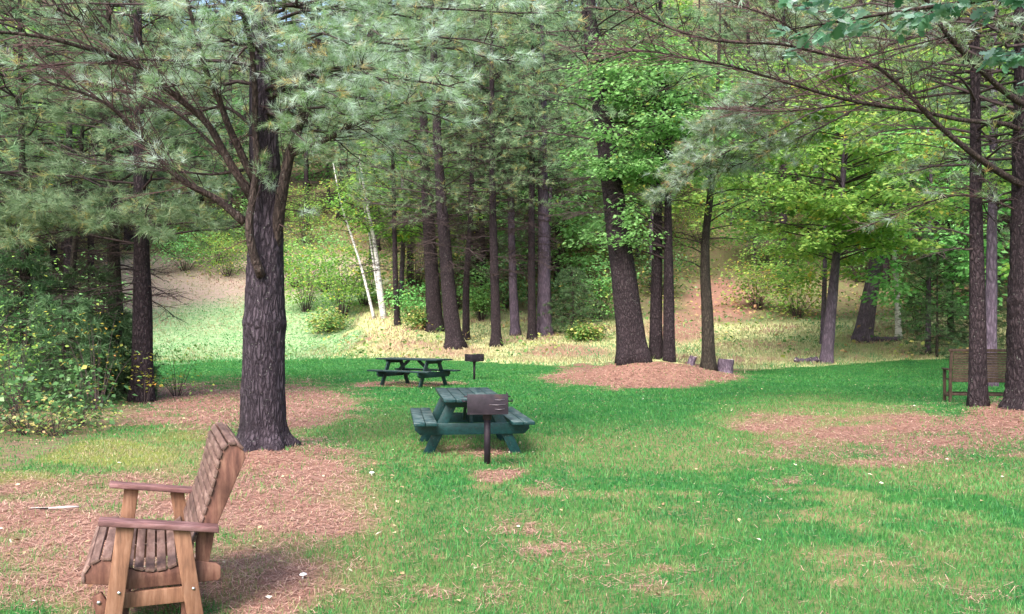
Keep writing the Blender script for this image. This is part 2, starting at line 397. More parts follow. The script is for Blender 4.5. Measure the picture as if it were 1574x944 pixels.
def ell(u, v, cx, cy, rx, ry, s=1., soft=.35):
    q = np.sqrt(((u - cx) / rx) ** 2 + ((v - cy) / ry) ** 2)
    return s * sstep(1 + soft, 1 - soft, q)
EDGE = np.array([(-400, 560), (230, 560), (440, 553), (580, 550), (733, 556), (899, 562), (1000, 567), (1120, 570), (1150, 569), (1300, 561), (1450, 550), (1574, 543), (2200, 540)], float)
def masks(x, y):
    z = hgt(x, y); yy = np.maximum(y, 2.5)
    u = CX + F * x / yy; v = HY + F * (H - z) / yy
    wn = (fbm(x, y, 1.6, 11) - .5)
    u2 = u + wn * 90 * 8 / np.maximum(yy, 8); v2 = v + (fbm(x, y, 1.1, 21) - .5) * 34 * 8 / np.maximum(yy, 8)
    E = lambda *a, **k: ell(u2, v2, *a, **dict(dict(soft=.5), **k))
    beyond = sstep(3.5, -3.5, v2 - np.interp(u, EDGE[:, 0], EDGE[:, 1])) * (y > 20)
    nd = np.zeros_like(x)
    for a in [(400, 625, 155, 40, .95), (300, 612, 90, 26, .9), (225, 640, 80, 14, .7), (440, 725, 120, 46, .95), (420, 790, 130, 60, .78), (160, 775, 200, 42, .68), (60, 850, 230, 90, .62),
              (250, 880, 150, 90, .6), (395, 895, 110, 66, .8), (747, 729, 40, 8), (1450, 664, 190, 36, .8), (1560, 645, 90, 30, .95), (1330, 690, 170, 26, .52), (1200, 650, 75, 16, .7),
              (600, 592, 60, 6, .8), (655, 590, 55, 5, .8), (728, 693, 60, 8, .6)]:
        nd = np.maximum(nd, E(*a))
    sp = np.zeros_like(x)
    for a in [(1190, 740, 34, 16, .8), (805, 815, 50, 15), (845, 842, 40, 14), (830, 752, 40, 12, .7), (975, 880, 70, 18, .7), (700, 905, 110, 28, .75), (1010, 902, 60, 16, .6),
              (520, 900, 80, 30, .7), (1310, 880, 80, 18, .5), (1490, 925, 90, 22, .5), (890, 850, 70, 18, .6)]:
        sp = np.maximum(sp, ell(u2, v2, *a, soft=.95))
    sp = np.clip(sp * sstep(.36, .66, fbm(x, y, .22, 61)) * .85, 0, .8)
    nd = np.clip(nd + (fbm(x, y, .55, 51) - .5) * 2.2 * np.sqrt(np.clip(nd * (1.15 - nd), 0, 1)), 0, 1)
    nd = np.maximum(nd, sp)
    isl = ell(u + wn * 90, v + (fbm(x, y, .7, 91) - .5) * 16, 990, 577, 152, 20, 1, .28)
    path = np.maximum(E(1110, 462, 60, 34, .9), E(1040, 505, 60, 26, .75)); path = np.maximum(path, E(870, 540, 80, 12, .7)); path = np.maximum(path, E(620, 530, 70, 14, .5))
    nd = np.where(beyond > .5, np.maximum(path, E(700, 540, 60, 10, .6)), nd)
    nd = np.maximum(nd, isl); beyond = beyond * (1 - isl)
    dry = np.zeros_like(x)
    for a in [(590, 680, 90, 46, .55), (1000, 690, 280, 40, .62), (750, 850, 270, 100, .5), (540, 830, 110, 120, .75), (420, 880, 130, 80, .85), (480, 660, 70, 30, .5), (1450, 730, 200, 30, .6), (1250, 650, 170, 40, .75),
              (1250, 900, 300, 80, .42), (1000, 800, 200, 40, .4), (250, 700, 150, 50, .75), (120, 800, 250, 130, .5), (700, 690, 130, 26, .6), (1500, 860, 120, 50, .45), (860, 930, 140, 30, .55), (640, 640, 80, 20, .35)]:
        dry = np.maximum(dry, E(*a))
    dry = np.maximum(dry, (.62 * sstep(.50, .72, fbm(x, y, .6, 81)) + .25 * sstep(.45, .7, vnoise(x, y, .16, 83))) * sstep(17, 10, y))
    moss = np.maximum(E(160, 697, 120, 20, .95), E(40, 738, 80, 16, .95)); moss = np.maximum(moss, E(290, 672, 60, 14, .6))
    lw = sstep(600, 480, u + 160 * wn + .5 * (v - 500)); bank = lw * beyond                      # open bank on the left
    pale = bank * sstep(492, 440, v2 + .10 * (u - 330))
    clear = beyond * (1 - lw) * sstep(480, 512, v2 + .04 * np.abs(u - 1150))
    forest = beyond * (1 - np.maximum(bank * sstep(372, 415, v2), clear))
    shade = sstep(250, 190, u + (640 - v) * .25) * sstep(715, 690, v + .38 * (u - 60)) * (y > 9)    # leaf litter under the shrubs at the left
    forest = np.maximum(forest, shade)
    return dict(needle=nd * (1 - shade * .5), dry=dry * (1 - beyond), moss=moss, bank=bank, pale=pale, clear=clear, forest=forest, beyond=beyond)

gm = masks(GX.ravel(), GY.ravel())
def ground_mat():
    m, nt, out = newmat('park ground')
    tc = nt.nodes.new('ShaderNodeTexCoord'); o = tc.outputs['Object']
    n1 = noise(nt, o, 1.3, 4); n2 = noise(nt, o, 9, 5, .7); n3 = noise(nt, o, 45, 4, .7); n4 = noise(nt, o, .25, 3)
    mp = N(nt, 'ShaderNodeMapping', Vector=o, Scale=(1, 3, 1)); n5 = noise(nt, mp.outputs[0], 3, 5, .7)
    def brk(name, k=.9, w=.22, nn=None):
        a = attr(nt, name); v = math_(nt, 'MULTIPLY_ADD', math_(nt, 'SUBTRACT', nn or n2, .5), k, a)
        return ramp(nt, v, [(.5 - w, (0, 0, 0)), (.5 + w, (1, 1, 1))])
    lawn = mix(nt, n3, (.012, .065, .018), (.04, .17, .04)); lawn = mix(nt, ramp(nt, n1, [(.35, (0, 0, 0)), (.7, (.6, .6, .6))]), lawn, (.07, .15, .035))
    dry = mix(nt, n3, (.12, .10, .045), (.27, .22, .11))
    need = mix(nt, n3, (.10, .046, .036), (.34, .18, .138)); need = mix(nt, ramp(nt, n2, [(.4, (0, 0, 0)), (.75, (.7, .7, .7))]), need, (.36, .225, .17))
    moss = mix(nt, n3, (.09, .12, .025), (.22, .24, .06))
    forest = ramp(nt, n5, [(.3, (.07, .045, .035)), (.45, (.18, .115, .085)), (.56, (.11, .15, .045)), (.7, (.28, .185, .14))])
    bank = ramp(nt, n5, [(.3, (.08, .22, .07)), (.5, (.20, .31, .15)), (.68, (.38, .36, .25))])
    pale = ramp(nt, n5, [(.3, (.17, .20, .09)), (.45, (.34, .28, .21)), (.58, (.42, .30, .26)), (.74, (.26, .14, .11))])
    clear = ramp(nt, n5, [(.3, (.20, .30, .08)), (.5, (.44, .44, .21)), (.7, (.50, .42, .27))])
    c = mix(nt, brk('dry', 1.2, .36), lawn, dry)
    c = mix(nt, brk('moss', .5, .2), c, moss)
    c = mix(nt, brk('clear', .5, .2), c, clear)
    c = mix(nt, brk('bank', .3, .2), c, bank)
    c = mix(nt, brk('pale', .9, .3, n5), c, pale)
    c = mix(nt, brk('forest', .5, .2), c, forest)
    c = mix(nt, brk('needle', .5, .25), c, need)
    h = math_(nt, 'MULTIPLY_ADD', n3, .5, n2)
    bsdf(nt, out, c, .95, h, .7, .04, .1); return m
gb = Buf()
nxx, nyy = len(gx), len(gy)
ii = (np.arange(nyy - 1)[:, None] * nxx + np.arange(nxx - 1)[None])
gb.add(np.stack([GX, GY, GZ], -1).reshape(-1, 3), np.stack([ii, ii + 1, ii + nxx + 1, ii + nxx], -1).reshape(-1, 4))
g = gb.build('ground', ground_mat(), smooth=True, attrs=gm); g['kind'] = 'structure'

# ------------------------------------------------------------------ grass, needles and leaves on the ground
def scatter(n, d0, d1, power, rs, half=.72):
    """points in the view's fan, density ~ d**-power"""
    e = 2 - power
    d = (d0 ** e + rs.rand(n) * (d1 ** e - d0 ** e)) ** (1 / e)
    x = rs.uniform(-half, half, n) * d * 1.0
    return x, d
def grass():
    rs = np.random.RandomState(5)
    b = Buf()
    x, y = scatter(430000, 3.3, 46, 1.75, rs)
    m = masks(x, y)
    cl = fbm(x, y, .35, 31)
    keep = rs.rand(len(x)) < np.clip(1.12 - .98 * m['needle'] - .45 * m['dry'] * (cl < .5) - .9 * m['forest'] + .0 * cl, .03, 1) * np.where(m['beyond'] > .5, .45, 1)
    x = x[keep]; y = y[keep]; m = {k: v[keep] for k, v in m.items()}; n = len(x)
    z = hgt(x, y)
    patch = fbm(x, y, .9, 41)
    dry_and_lift = np.clip(.10 + .10 * sstep(11, 20, y) + .45 * (patch - .35) + .46 * m['dry'] + .5 * m['needle'] * .8 + .34 * m['moss'] + .55 * m['clear'] + .25 * m['bank'] + rs.normal(0, .13, n), 0, 1)  # besides dry grass, brightens far blades in colour to offset their grazing-angle darkness
    hgtb = rs.uniform(.022, .055, n) * (1 + .5 * (patch - .5)) * np.where(m['beyond'] > .5, 2.6, 1) * np.where(dry_and_lift > .65, .75, 1)
    hgtb *= 1 + .9 * (rs.rand(n) < .03)
    w = np.maximum(.0042, y * .0010)
    a = rs.uniform(0, 2 * PI, n); lean = rs.uniform(.1, .9, n) * hgtb
    la = rs.uniform(0, 2 * PI, n)
    p = np.stack([x, y, z - .004], 1); s = np.stack([np.cos(a), np.sin(a), 0 * a], 1) * (w / 2)[:, None]
    L = np.stack([np.cos(la) * lean, np.sin(la) * lean, hgtb], 1)
    mid = p + L * np.array([.4, .4, .6])
    V = np.stack([p - s, p + s, mid + s * .7, mid - s * .7, p + L], 1).reshape(-1, 3)
    o = np.arange(n)[:, None] * 5
    b.add(V, [o + np.array([[0, 1, 2, 3]]), o + np.array([[3, 2, 4]])], 0, np.repeat(dry_and_lift, 5))
    stuff(b.build('grass', MAT['grass']), 'short mown grass, lush green with yellowed patches')
def straw():
    rs = np.random.RandomState(6); b = Buf()
    x, y = scatter(330000, 3.3, 30, 1.6, rs)
    m = masks(x, y)
    keep = rs.rand(len(x)) < np.clip(m['needle'] * 1.0 * (1 - m['beyond']) + .03, 0, 1)
    x = x[keep]; y = y[keep]; n = len(x); z = hgt(x, y) + rs.uniform(.004, .022, n)
    a = rs.uniform(0, 2 * PI, n); l = rs.uniform(.04, .10, n); w = np.maximum(.0022, y * .0007)
    d = np.stack([np.cos(a), np.sin(a), rs.normal(0, .16, n)], 1) * l[:, None] / 2
    s = np.stack([-np.sin(a), np.cos(a), 0 * a], 1) * (w / 2)[:, None]
    p = np.stack([x, y, z], 1)
    V = np.stack([p - d - s, p - d + s, p + d + s, p + d - s], 1).reshape(-1, 3)
    b.add(V, np.arange(n * 4).reshape(-1, 4), 0, np.repeat(rs.rand(n), 4))
    stuff(b.build('pine_straw', MAT['straw']), 'reddish fallen pine needles carpeting the ground under the trees')
def litter():
    rs = np.random.RandomState(8); b = Buf()
    x, y = scatter(5200, 3.5, 48, 1.2, rs)
    m = masks(x, y)
    keep = rs.rand(len(x)) < np.clip(.10 + .35 * m['needle'] + .5 * m['forest'] + .35 * m['beyond'] + .12 * m['dry'], 0, 1)
    x = x[keep]; y = y[keep]; n = len(x)
    p = np.stack([x, y, hgt(x, y) + rs.uniform(.012, .04, n)], 1)
    A = np.stack([rs.normal(size=n), rs.normal(size=n), rs.normal(0, .25, n)], 1); Nn = np.stack([rs.normal(0, .3, n), rs.normal(0, .3, n), np.ones(n)], 1)
    leaves(b, p, A, Nn, rs.uniform(.03, .055, n) * (1 + .012 * y), rs, 0)
    stuff(b.build('fallen_leaves', MAT['litter']), 'pale and brown fallen leaves scattered over lawn and slope')
def meadow():
    rs = np.random.RandomState(15); b = Buf()
    n0 = 150000; y = rs.uniform(31, 74, n0); x = rs.uniform(-.62, .62, n0) * y
    m = masks(x, y)
    keep = rs.rand(n0) < np.clip(m['bank'] * (1 - .55 * m['pale']) + m['clear'] * .8, 0, 1) * (1 - .75 * m['needle'])
    x = x[keep]; y = y[keep]; m = {k: v[keep] for k, v in m.items()}; n = len(x); z = hgt(x, y)
    pt = fbm(x, y, 2.2, 71)
    tint = np.clip(.26 * m['bank'] + .58 * m['clear'] + .4 * m['pale'] + 1.5 * (pt - .45) + rs.normal(0, .12, n), 0, 1)
    hh = rs.uniform(.05, .17, n) * (1 - .35 * m['bank']) * (.6 + pt); w = y * .0011
    a = rs.uniform(0, 2 * PI, n); la = rs.uniform(0, 2 * PI, n); lean = hh * rs.uniform(.2, 1., n)
    p = np.stack([x, y, z - .01], 1); s_ = np.stack([np.cos(a), np.sin(a), 0 * a], 1) * (w / 2)[:, None]
    L = np.stack([np.cos(la) * lean, np.sin(la) * lean, hh], 1); mid = p + L * np.array([.4, .4, .65])
    V = np.stack([p - s_, p + s_, mid + s_ * .8, mid - s_ * .8, p + L], 1).reshape(-1, 3); o = np.arange(n)[:, None] * 5
    b.add(V, [o + np.array([[0, 1, 2, 3]]), o + np.array([[3, 2, 4]])], 0, np.repeat(tint, 5))
    stuff(b.build('meadow_grass', MAT['meadow']), 'longer pale grass on the bank and the dry clearing behind the lawn')
grass(); straw(); litter(); meadow()

# ------------------------------------------------------------------ wood: trunks, limbs, boughs
def trunk_buf(pts, r0, r1, sides=14, amp=.05, flare=.45, step=.18, rs=NR, burls=(), taper=.9):
    pts = np.asarray(pts, float)
    L = np.linalg.norm(np.diff(pts, axis=0), axis=1).sum()
    n = max(8, int(L / step)); q = spline(pts, n); s = np.linspace(0, 1, n); h = s * L
    r = r0 + (r1 - r0) * s ** taper
    ang = np.arange(sides) * 2 * PI / sides
    k = rs.randint(4, 7); ph = rs.uniform(0, 6)
    A, Hh = np.meshgrid(ang, h)
    wob = 1 + amp * 2 * (vnoise(np.cos(A) * 3 + Hh * .8, np.sin(A) * 3 + Hh * .9, 1, rs.randint(50)) - .5)
    wob += flare * np.exp(-Hh / (r0 * 1.1)) * (.75 + .55 * np.cos(k * A + ph))
    if sides >= 40:
        wob += .10 * (np.abs(vnoise(A * r0 * 46, Hh * 2.6 + 3 * vnoise(A * 4, Hh, 1, 3), 1, 9) - .5) - .25)
        wob += .05 * (vnoise(A * r0 * 30, Hh * 6, 1, 4) - .5)
    for (hb, wb, ab) in burls: wob += ab * np.exp(-((Hh - hb) / wb) ** 2)
    b = Buf(); q = q.copy(); q[0, 2] -= .18
    tube(b, q, r, sides, 0, .5, wob)
    return b, q, r

class Crown:
    """collects twigs and tufts / leaves of one tree"""
    def __init__(self, seed): self.R = random.Random(seed); self.rs = np.random.RandomState(seed); self.A = []; self.B = []; self.ra = []; self.rb = []; self.TP = []; self.TD = []; self.LP = []; self.LA = []; self.LT = []
    def stick(self, a, b, r0, r1): self.A.append(a); self.B.append(b); self.ra.append(r0); self.rb.append(r1)
    def line(self, pts, r0, r1):
        n = len(pts) - 1
        for i in range(n):
            self.stick(tuple(pts[i]), tuple(pts[i + 1]), r0 + (r1 - r0) * i / n, r0 + (r1 - r0) * (i + 1) / n)
    def twigs(self, pts, start, n, ln, rt, tuft=1.0, sub=3, ang=(35, 65), taper=.6, up=.12, along=2):
        R = self.R; pts = [tuple(p) for p in pts]; m = len(pts) - 1
        for k in range(n):
            s = start + (1 - start) * ((k + R.random()) / n)
            i = min(int(s * m), m - 1); f = s * m - i
            p = tuple(pts[i][j] + (pts[i + 1][j] - pts[i][j]) * f for j in range(3))
            t = tuple(pts[i + 1][j] - pts[i][j] for j in range(3)); tl = math.sqrt(sum(v * v for v in t)) or 1; t = tuple(v / tl for v in t)
            side = 1 if (k % 2) else -1
            lx, ly, lz = t[1], -t[0], R.gauss(0, .35); ll = math.sqrt(lx * lx + ly * ly + lz * lz) or 1
            lat = (lx / ll * side, ly / ll * side, lz / ll)
            a = math.radians(R.uniform(*ang)); ca, sa = math.cos(a), math.sin(a)
            d = [t[j] * ca + lat[j] * sa for j in range(3)]; d[2] += up + R.gauss(0, .12)
            L = ln * (1 - taper * (s - start) / max(1 - start, .01)) * R.uniform(.6, 1.15)
            q = tuple(p[j] + d[j] * L * .5 for j in range(3))
            d2 = (d[0] + R.gauss(0, .12) + t[0] * .15, d[1] + R.gauss(0, .12) + t[1] * .15, d[2] + R.gauss(0, .12))
            e = tuple(q[j] + d2[j] * L * .5 for j in range(3))
            self.stick(p, q, rt, rt * .75); self.stick(q, e, rt * .75, rt * .4)
            live = R.random() < tuft
            if live:
                self.TP.append(e); self.TD.append(d2)
                for _ in range(along):
                    g = R.uniform(.1, .95); self.TP.append(tuple(q[j] + (e[j] - q[j]) * g for j in range(3))); self.TD.append(tuple(d2[j] + R.gauss(0, .5) for j in range(3)))
            for j2 in range(sub):
                g = .35 + .6 * (j2 + R.random()) / sub
                b0 = tuple(p[j] + (e[j] - p[j]) * g for j in range(3)); sd = 1 if j2 % 2 else -1
                d3 = (d[0] * .75 + sd * d[1] * .6 + R.gauss(0, .15), d[1] * .75 - sd * d[0] * .6 + R.gauss(0, .15), d[2] + R.gauss(.05, .2))
                l3 = L * R.uniform(.25, .5)
                e3 = tuple(b0[j] + d3[j] * l3 for j in range(3))
                self.stick(b0, e3, rt * .55, rt * .3)
                if live:
                    self.TP.append(e3); self.TD.append(d3)
                    if along > 1:
                        self.TP.append(tuple(b0[j] + (e3[j] - b0[j]) * .55 for j in range(3))); self.TD.append(tuple(d3[j] + R.gauss(0, .4) for j in range(3)))
        if tuft > 0: self.TP.append(pts[-1]); self.TD.append(tuple(pts[-1][j] - pts[-2][j] for j in range(3)))
    def bough(self, p0, tip, r0, sag=.12, n=14, ln=.9, rt=.006, tuft=1., bare=.25, sub=3, seg=8, along=2, up=.12):
        R = self.R; p0 = np.asarray(p0, float); tip = np.asarray(tip, float); L = np.linalg.norm(tip - p0)
        mid = (p0 + tip) / 2 + np.array([R.gauss(0, .06) * L, R.gauss(0, .06) * L, sag * L])
        u = np.linspace(0, 1, seg)[:, None]
        q = (1 - u) ** 2 * p0 + 2 * u * (1 - u) * mid + u * u * tip
        q[1:-1] += self.rs.normal(0, .012 * L, (seg - 2, 3))
        self.line(q, r0, max(rt, r0 * .22)); self.twigs(q, bare, n, ln, rt, tuft, sub, up=up, along=along)
    def build(self, parent, needle_mat, tmpl, twig_mat='twig', name='crown', scale=(.8, 1.2), mindz=None, tcurve=None):
        b = Buf()
        sticks(b, self.A, self.B, np.array(self.ra), np.array(self.rb), 1)
        if self.TP:
            n = len(self.TP)
            t = self.rs.rand(n)
            if tcurve: t = t ** tcurve
            tufts(b, self.TP, self.TD, tmpl, self.rs, 0, scale, t)
        return b.build(name, [MAT[needle_mat], MAT[twig_mat]], parent)

T_NEAR = tuft_templates(20, .132, .0036, np.random.RandomState(1))
T_MID = tuft_templates(11, .18, .010, np.random.RandomState(2))
T_MID2 = tuft_templates(9, .23, .017, np.random.RandomState(3))
T_FAR = tuft_templates(8, .36, .042, np.random.RandomState(4))
T_HEM = tuft_templates(11, .15, .016, np.random.RandomState(14))

def path_at(q):
    zs = q[:, 2]
    return lambda z: np.array([np.interp(z, zs, q[:, 0]), np.interp(z, zs, q[:, 1]), z])

def pine_crown(seed, pos, z0, z1, blen, dz=.55, per=4, n=12, ln=.9, rt=.008, dead=(0, 0, 0), bare=.3, along=1, sub=2, rise=.10, tuft=.95, rbase=.035, az=None):
    c = Crown(seed); R = c.R
    z = z0; a0 = R.uniform(0, 6)
    while z < z1:
        rel = (z - z0) / (z1 - z0)
        for k in range(per):
            a = a0 + k * 2 * PI / per + R.gauss(0, .3)
            L = blen * (1 - rel) ** .6 * R.uniform(.65, 1.1) * (.75 + .25 * min(1, rel * 5)) + .35
            p = pos(z + R.uniform(-.15, .15))
            tip = p + np.array([math.cos(a) * L, math.sin(a) * L, L * R.gauss(rise, .10) - .1])
            c.bough(p, tip, rbase * (.5 + .5 * L / blen), R.uniform(-.02, .14), max(4, int(n * (.4 + .6 * L / blen))), ln * (.5 + .5 * L / blen), rt, tuft, bare, sub, 6, along)
        a0 += 1.1; z += dz * R.uniform(.75, 1.25)
    nd, dl, dzz = dead
    for k in range(nd):
        z = R.uniform(dzz, z0 + .6); a = R.uniform(0, 2 * PI); L = dl * R.uniform(.35, 1.)
        p = pos(z); tip = p + np.array([math.cos(a) * L, math.sin(a) * L, -L * R.uniform(-.1, .3)])
        c.bough(p, tip, .022, .08, int(5 + 5 * L), .55 * dl / 2 + .25, rt * .8, 0., .2, 3, 6, 0, up=-.05)
    return c

def leafy_crown(seed, pos, zs, radius, n_limb, clusters, leaf, mat_size, flat=.25, az=None, cl_r=.55, droop=0., offset=(0, 0)):
    """broadleaf crown: limbs, sub-branches, flattened sprays of leaves"""
    c = Crown(seed); R = c.R; rs = c.rs
    z0, z1 = zs
    for k in range(n_limb):
        rel = (k + R.random()) / n_limb
        z = z0 + (z1 - z0) * rel
        a = R.uniform(0, 2 * PI) if az is None else R.uniform(*az)
        prof = math.sin(PI * min(.97, .18 + .8 * rel)) ** .6
        L = radius * prof * R.uniform(.55, 1.08)
        p = pos(max(z - .35 * L, z0 * .8)); ctr = pos(z)
        tip = ctr + np.array([math.cos(a) * L + offset[0] * rel, math.sin(a) * L + offset[1] * rel, R.gauss(.0, .2) - droop * L])
        u = np.linspace(0, 1, 7)[:, None]; mid = (p + tip) / 2 + np.array([0, 0, .10 * L])
        q = (1 - u) ** 2 * p + 2 * u * (1 - u) * mid + u * u * tip
        c.line(q, .03 * (.4 + L / radius), .006)
        for j in range(clusters):
            g = .3 + .7 * (j + R.random()) / clusters
            i = min(int(g * 6), 5); b0 = q[i] + (q[i + 1] - q[i]) * (g * 6 - i)
            aa = a + R.choice((-1, 1)) * R.uniform(.3, 1.2); l = R.uniform(.25, .9) * cl_r * 1.6
            e = b0 + np.array([math.cos(aa) * l, math.sin(aa) * l, R.gauss(.02, .12)])
            c.stick(tuple(b0), tuple(e), .008, .004)
            nl = leaf; rr = np.sqrt(rs.rand(nl)) * cl_r * R.uniform(.6, 1.1); th = rs.uniform(0, 2 * PI, nl)
            off = np.stack([np.cos(th) * rr, np.sin(th) * rr, rs.normal(0, flat * cl_r, nl) - .35 * rr * rr / cl_r], 1)
            for t_ in off[:3]: c.stick(tuple(e), tuple(e + t_), .004, .002)
            c.LP.append(e + off)
            dirn = np.stack([np.cos(th) + math.cos(aa) * .6, np.sin(th) + math.sin(aa) * .6, -.35 + rs.normal(0, .3, nl)], 1)
            c.LA.append(dirn); c.LT.append(np.clip(rs.normal(.45 + R.gauss(0, .16), .2, nl), 0, 1))
    return c
def leafy_build(c, parent, mat, size, name='crown', shape='leaf', tilt=.45, twig='twig'):
    b = Buf(); rs = c.rs
    sticks(b, c.A, c.B, np.array(c.ra), np.array(c.rb), 1)
    Lp = np.concatenate(c.LP); La = np.concatenate(c.LA); Lt = np.concatenate(c.LT); n = len(Lp)
    leaves(b, Lp, La, np.stack([rs.normal(0, tilt, n), rs.normal(0, tilt, n), np.ones(n)], 1), size * rs.uniform(.7, 1.2, n), rs, 0, Lt, shape)
    return b.build(name, [MAT[mat], MAT[twig]], parent)

def local(pts, o): return [(p[0] - o[0], p[1] - o[1], p[2] - o[2]) for p in pts]

# ------------------------------------------------------------------ traced trees
def traced_tree(name, label, cat, trace, base, w_px, top_h, bark, crown=None, group=None, d=None, sides=14, amp=.06, flare=.35, r1=.10, depth_lean=0.):
    """trace: photo points up the trunk, placed at the depth where the trunk meets the ground"""
    gpt = ground(*base) if d is None else ((base[0] - CX) * d / F, d, float(hgt((base[0] - CX) * d / F, d)))
    d = gpt[1]
    e = thing(name, label, cat, gpt, group)
    pts = [gpt] + [P(px, py, d + depth_lean * k) for k, (px, py) in enumerate(trace)]
    pts = [np.array(p) for p in pts]
    v = nrm(pts[-1] - pts[-2]); v = nrm(v * np.array([.5, .5, 1]))
    while pts[-1][2] < gpt[2] + top_h: pts.append(pts[-1] + v * 2.0)
    r0 = w_px / 2 * d / F
    b, q, r = trunk_buf(local(pts, gpt), r0, r0 * r1, sides, amp, flare, rs=np.random.RandomState(int(base[0]) % 1000))
    b.build('trunk', MAT[bark], e, smooth=True)
    return e, path_at(q), d, gpt

GP = 'tall pine trunks at the foot of the wooded slope'
# --- the big pine at the left
def hero_pine():
    d0 = 11.2
    gpt = ((406 - CX) * d0 / F, d0, float(hgt((406 - CX) * d0 / F, d0)))
    e = thing('pine_tree', 'largest pine, thick furrowed trunk behind the wooden garden bench, forking into many limbs', 'tree', gpt)
    px = [(405, 640), (405, 560), (407, 470), (409, 400), (410, 340), (408, 270), (404, 180), (404, 80), (405, -20), (404, -300), (402, -800)]
    pts = local([gpt] + [P(a, b_, d0) for a, b_ in px], gpt)
    b, q, r = trunk_buf(pts, .287, .10, 56, .05, .55, .05, np.random.RandomState(4), burls=((3.02, .10, .07), (2.95, .3, .05)), taper=1.1)
    r0 = r
    b.build('trunk', MAT['bark_hero'], e, smooth=True)
    pos = path_at(q)
    c = Crown(11); dead = Crown(12)
    limbs = [  # (px,py,d)..., r0, r1, twigs, twig length, tuft share
        ([(402, 425, 10.95), (388, 385, 10.85), (383, 345, 10.82), (389, 300, 10.85), (395, 250, 10.85), (392, 195, 10.88), (392, 140, 10.8), (386, 70, 10.6), (370, 10, 10.2)], .062, .03, 10, .6, .5),
        ([(418, 400, 11.2), (426, 350, 11.1), (434, 295, 11.0), (445, 240, 10.95), (457, 205, 10.9), (470, 150, 10.8), (490, 60, 10.5)], .10, .04, 10, .8, .9),
        ([(440, 240, 11.0), (478, 225, 10.8), (515, 208, 10.6), (552, 187, 10.4), (600, 166, 10.1), (660, 152, 9.8)], .05, .014, 18, .9, 1),
        ([(376, 342, 11.2), (335, 308, 11.1), (285, 280, 10.9), (243, 243, 10.8), (195, 188, 10.6), (150, 152, 10.4), (60, 122, 10.2)], .062, .012, 26, 1.0, .10),
        ([(388, 305, 11.1), (352, 248, 11.0), (320, 192, 10.9), (285, 160, 10.8), (232, 118, 10.6), (190, 92, 10.5), (130, 74, 10.3), (60, 56, 10.1), (-40, 46, 9.8)], .062, .015, 34, 1.1, .12),
        ([(392, 280, 11.1), (356, 205, 10.9), (336, 152, 10.8), (318, 112, 10.6), (302, 55, 10.4), (280, -30, 10.2)], .055, .02, 18, .9, .5),
        ([(192, 94, 10.5), (120, 97, 10.3), (40, 101, 10.1), (-60, 100, 9.8)], .026, .008, 16, .8, .05),
        ([(205, 74, 10.4), (150, 44, 10.2), (95, 18, 10.0), (40, -10, 9.8)], .03, .008, 20, .9, .05),
        ([(345, 240, 11.0), (260, 165, 11.3), (170, 135, 11.7), (80, 110, 12.1)], .028, .008, 20, .9, .1),
        ([(372, 262, 11.15), (320, 268, 11.3), (250, 260, 11.6), (130, 250, 12.0)], .024, .006, 14, .8, .35),
        ([(415, 150, 11.0), (440, 135, 10.7), (480, 110, 10.3), (560, 100, 9.8)], .04, .012, 16, .8, 1),
        ([(395, 200, 11.2), (345, 165, 11.4), (280, 175, 11.8), (200, 150, 12.2)], .03, .008, 18, .9, .5),
    ]
    lb = []
    for pl, ra, rb, nt_, ln, tf in limbs:
        q2 = spline(local([P(*p) for p in pl], gpt), 26); n = len(q2)
        lb_ = Buf(); tube(lb_, q2, ra + (rb - ra) * np.linspace(0, 1, n) ** .7, 9, 0, .5, 1 + .12 * (NR.rand(n, 9) - .5))
        lb_.build('limb', MAT['limb'], e, smooth=True)
        (c if tf >= .3 else dead).twigs(q2, .22, int(nt_ * 1.4), ln, .0085, tf, 4, taper=.45, along=3)
    # rich boughs on the right and overhead, thinner ones on the left
    for z, tip, ln, n, tf in [
        (5.0, (780, 75, 9.6), .75, 18, 1), (4.6, (700, 135, 9.0), .75, 18, 1), (5.2, (630, 60, 8.6), .7, 16, 1), (5.6, (780, -10, 9.6), .8, 18, 1), (4.2, (570, 190, 9.6), .6, 14, 1),
        (4.5, (700, 190, 10.6), .7, 16, 1), (5.0, (520, 60, 8.4), .65, 14, 1), (5.4, (470, 0, 8.6), .65, 14, 1), (5.8, (640, -30, 9.2), .8, 16, 1), (5.3, (860, 20, 11.0), .8, 18, 1),
        (4.6, (600, 130, 9.2), .65, 15, 1), (4.5, (520, 150, 9.0), .6, 14, 1), (4.9, (800, 95, 11.6), .8, 16, 1), (4.0, (640, 225, 11.6), .7, 14, .9),
        (4.4, (560, 250, 12.2), .7, 14, .9), (4.7, (720, 130, 12.6), .8, 16, .9), (5.4, (560, 20, 10.4), .8, 16, 1), (5.6, (700, 40, 11.0), .8, 16, 1), (4.3, (480, 235, 10.0), .4, 9, .9),
        (4.8, (150, 100, 10.2), .6, 12, .8), (4.6, (235, 135, 10.2), .6, 14, .9), (5.0, (300, 70, 9.8), .6, 14, .9), (5.3, (330, 20, 9.2), .6, 14, 1), (5.6, (240, 0, 9.4), .7, 16, 1),
        (5.5, (60, 10, 9.6), .7, 14, .8), (5.6, (130, -20, 11), .8, 14, .9), (5.2, (340, 110, 12.4), .7, 14, .9)]:
        c.bough(pos(z), local([P(*tip)], gpt)[0], .032, .10, max(8, int(n * .85)), ln, .0072, tf, .28, 4, 9, 3)
    for k in range(26):      # the rest of the crown above the frame
        z = 6.4 + k * .34; a = k * 2.4; L = 3.2 * (1 - k / 34)
        c.bough(pos(z), pos(z) + np.array([math.cos(a) * L, math.sin(a) * L, .25 * L]), .03, .05, 9, .7, .008, 1, .35, 2, 6, 1)
    c.build(e, 'needle_near', T_NEAR, 'twig', scale=(.5, 1.2))
    dc = dead
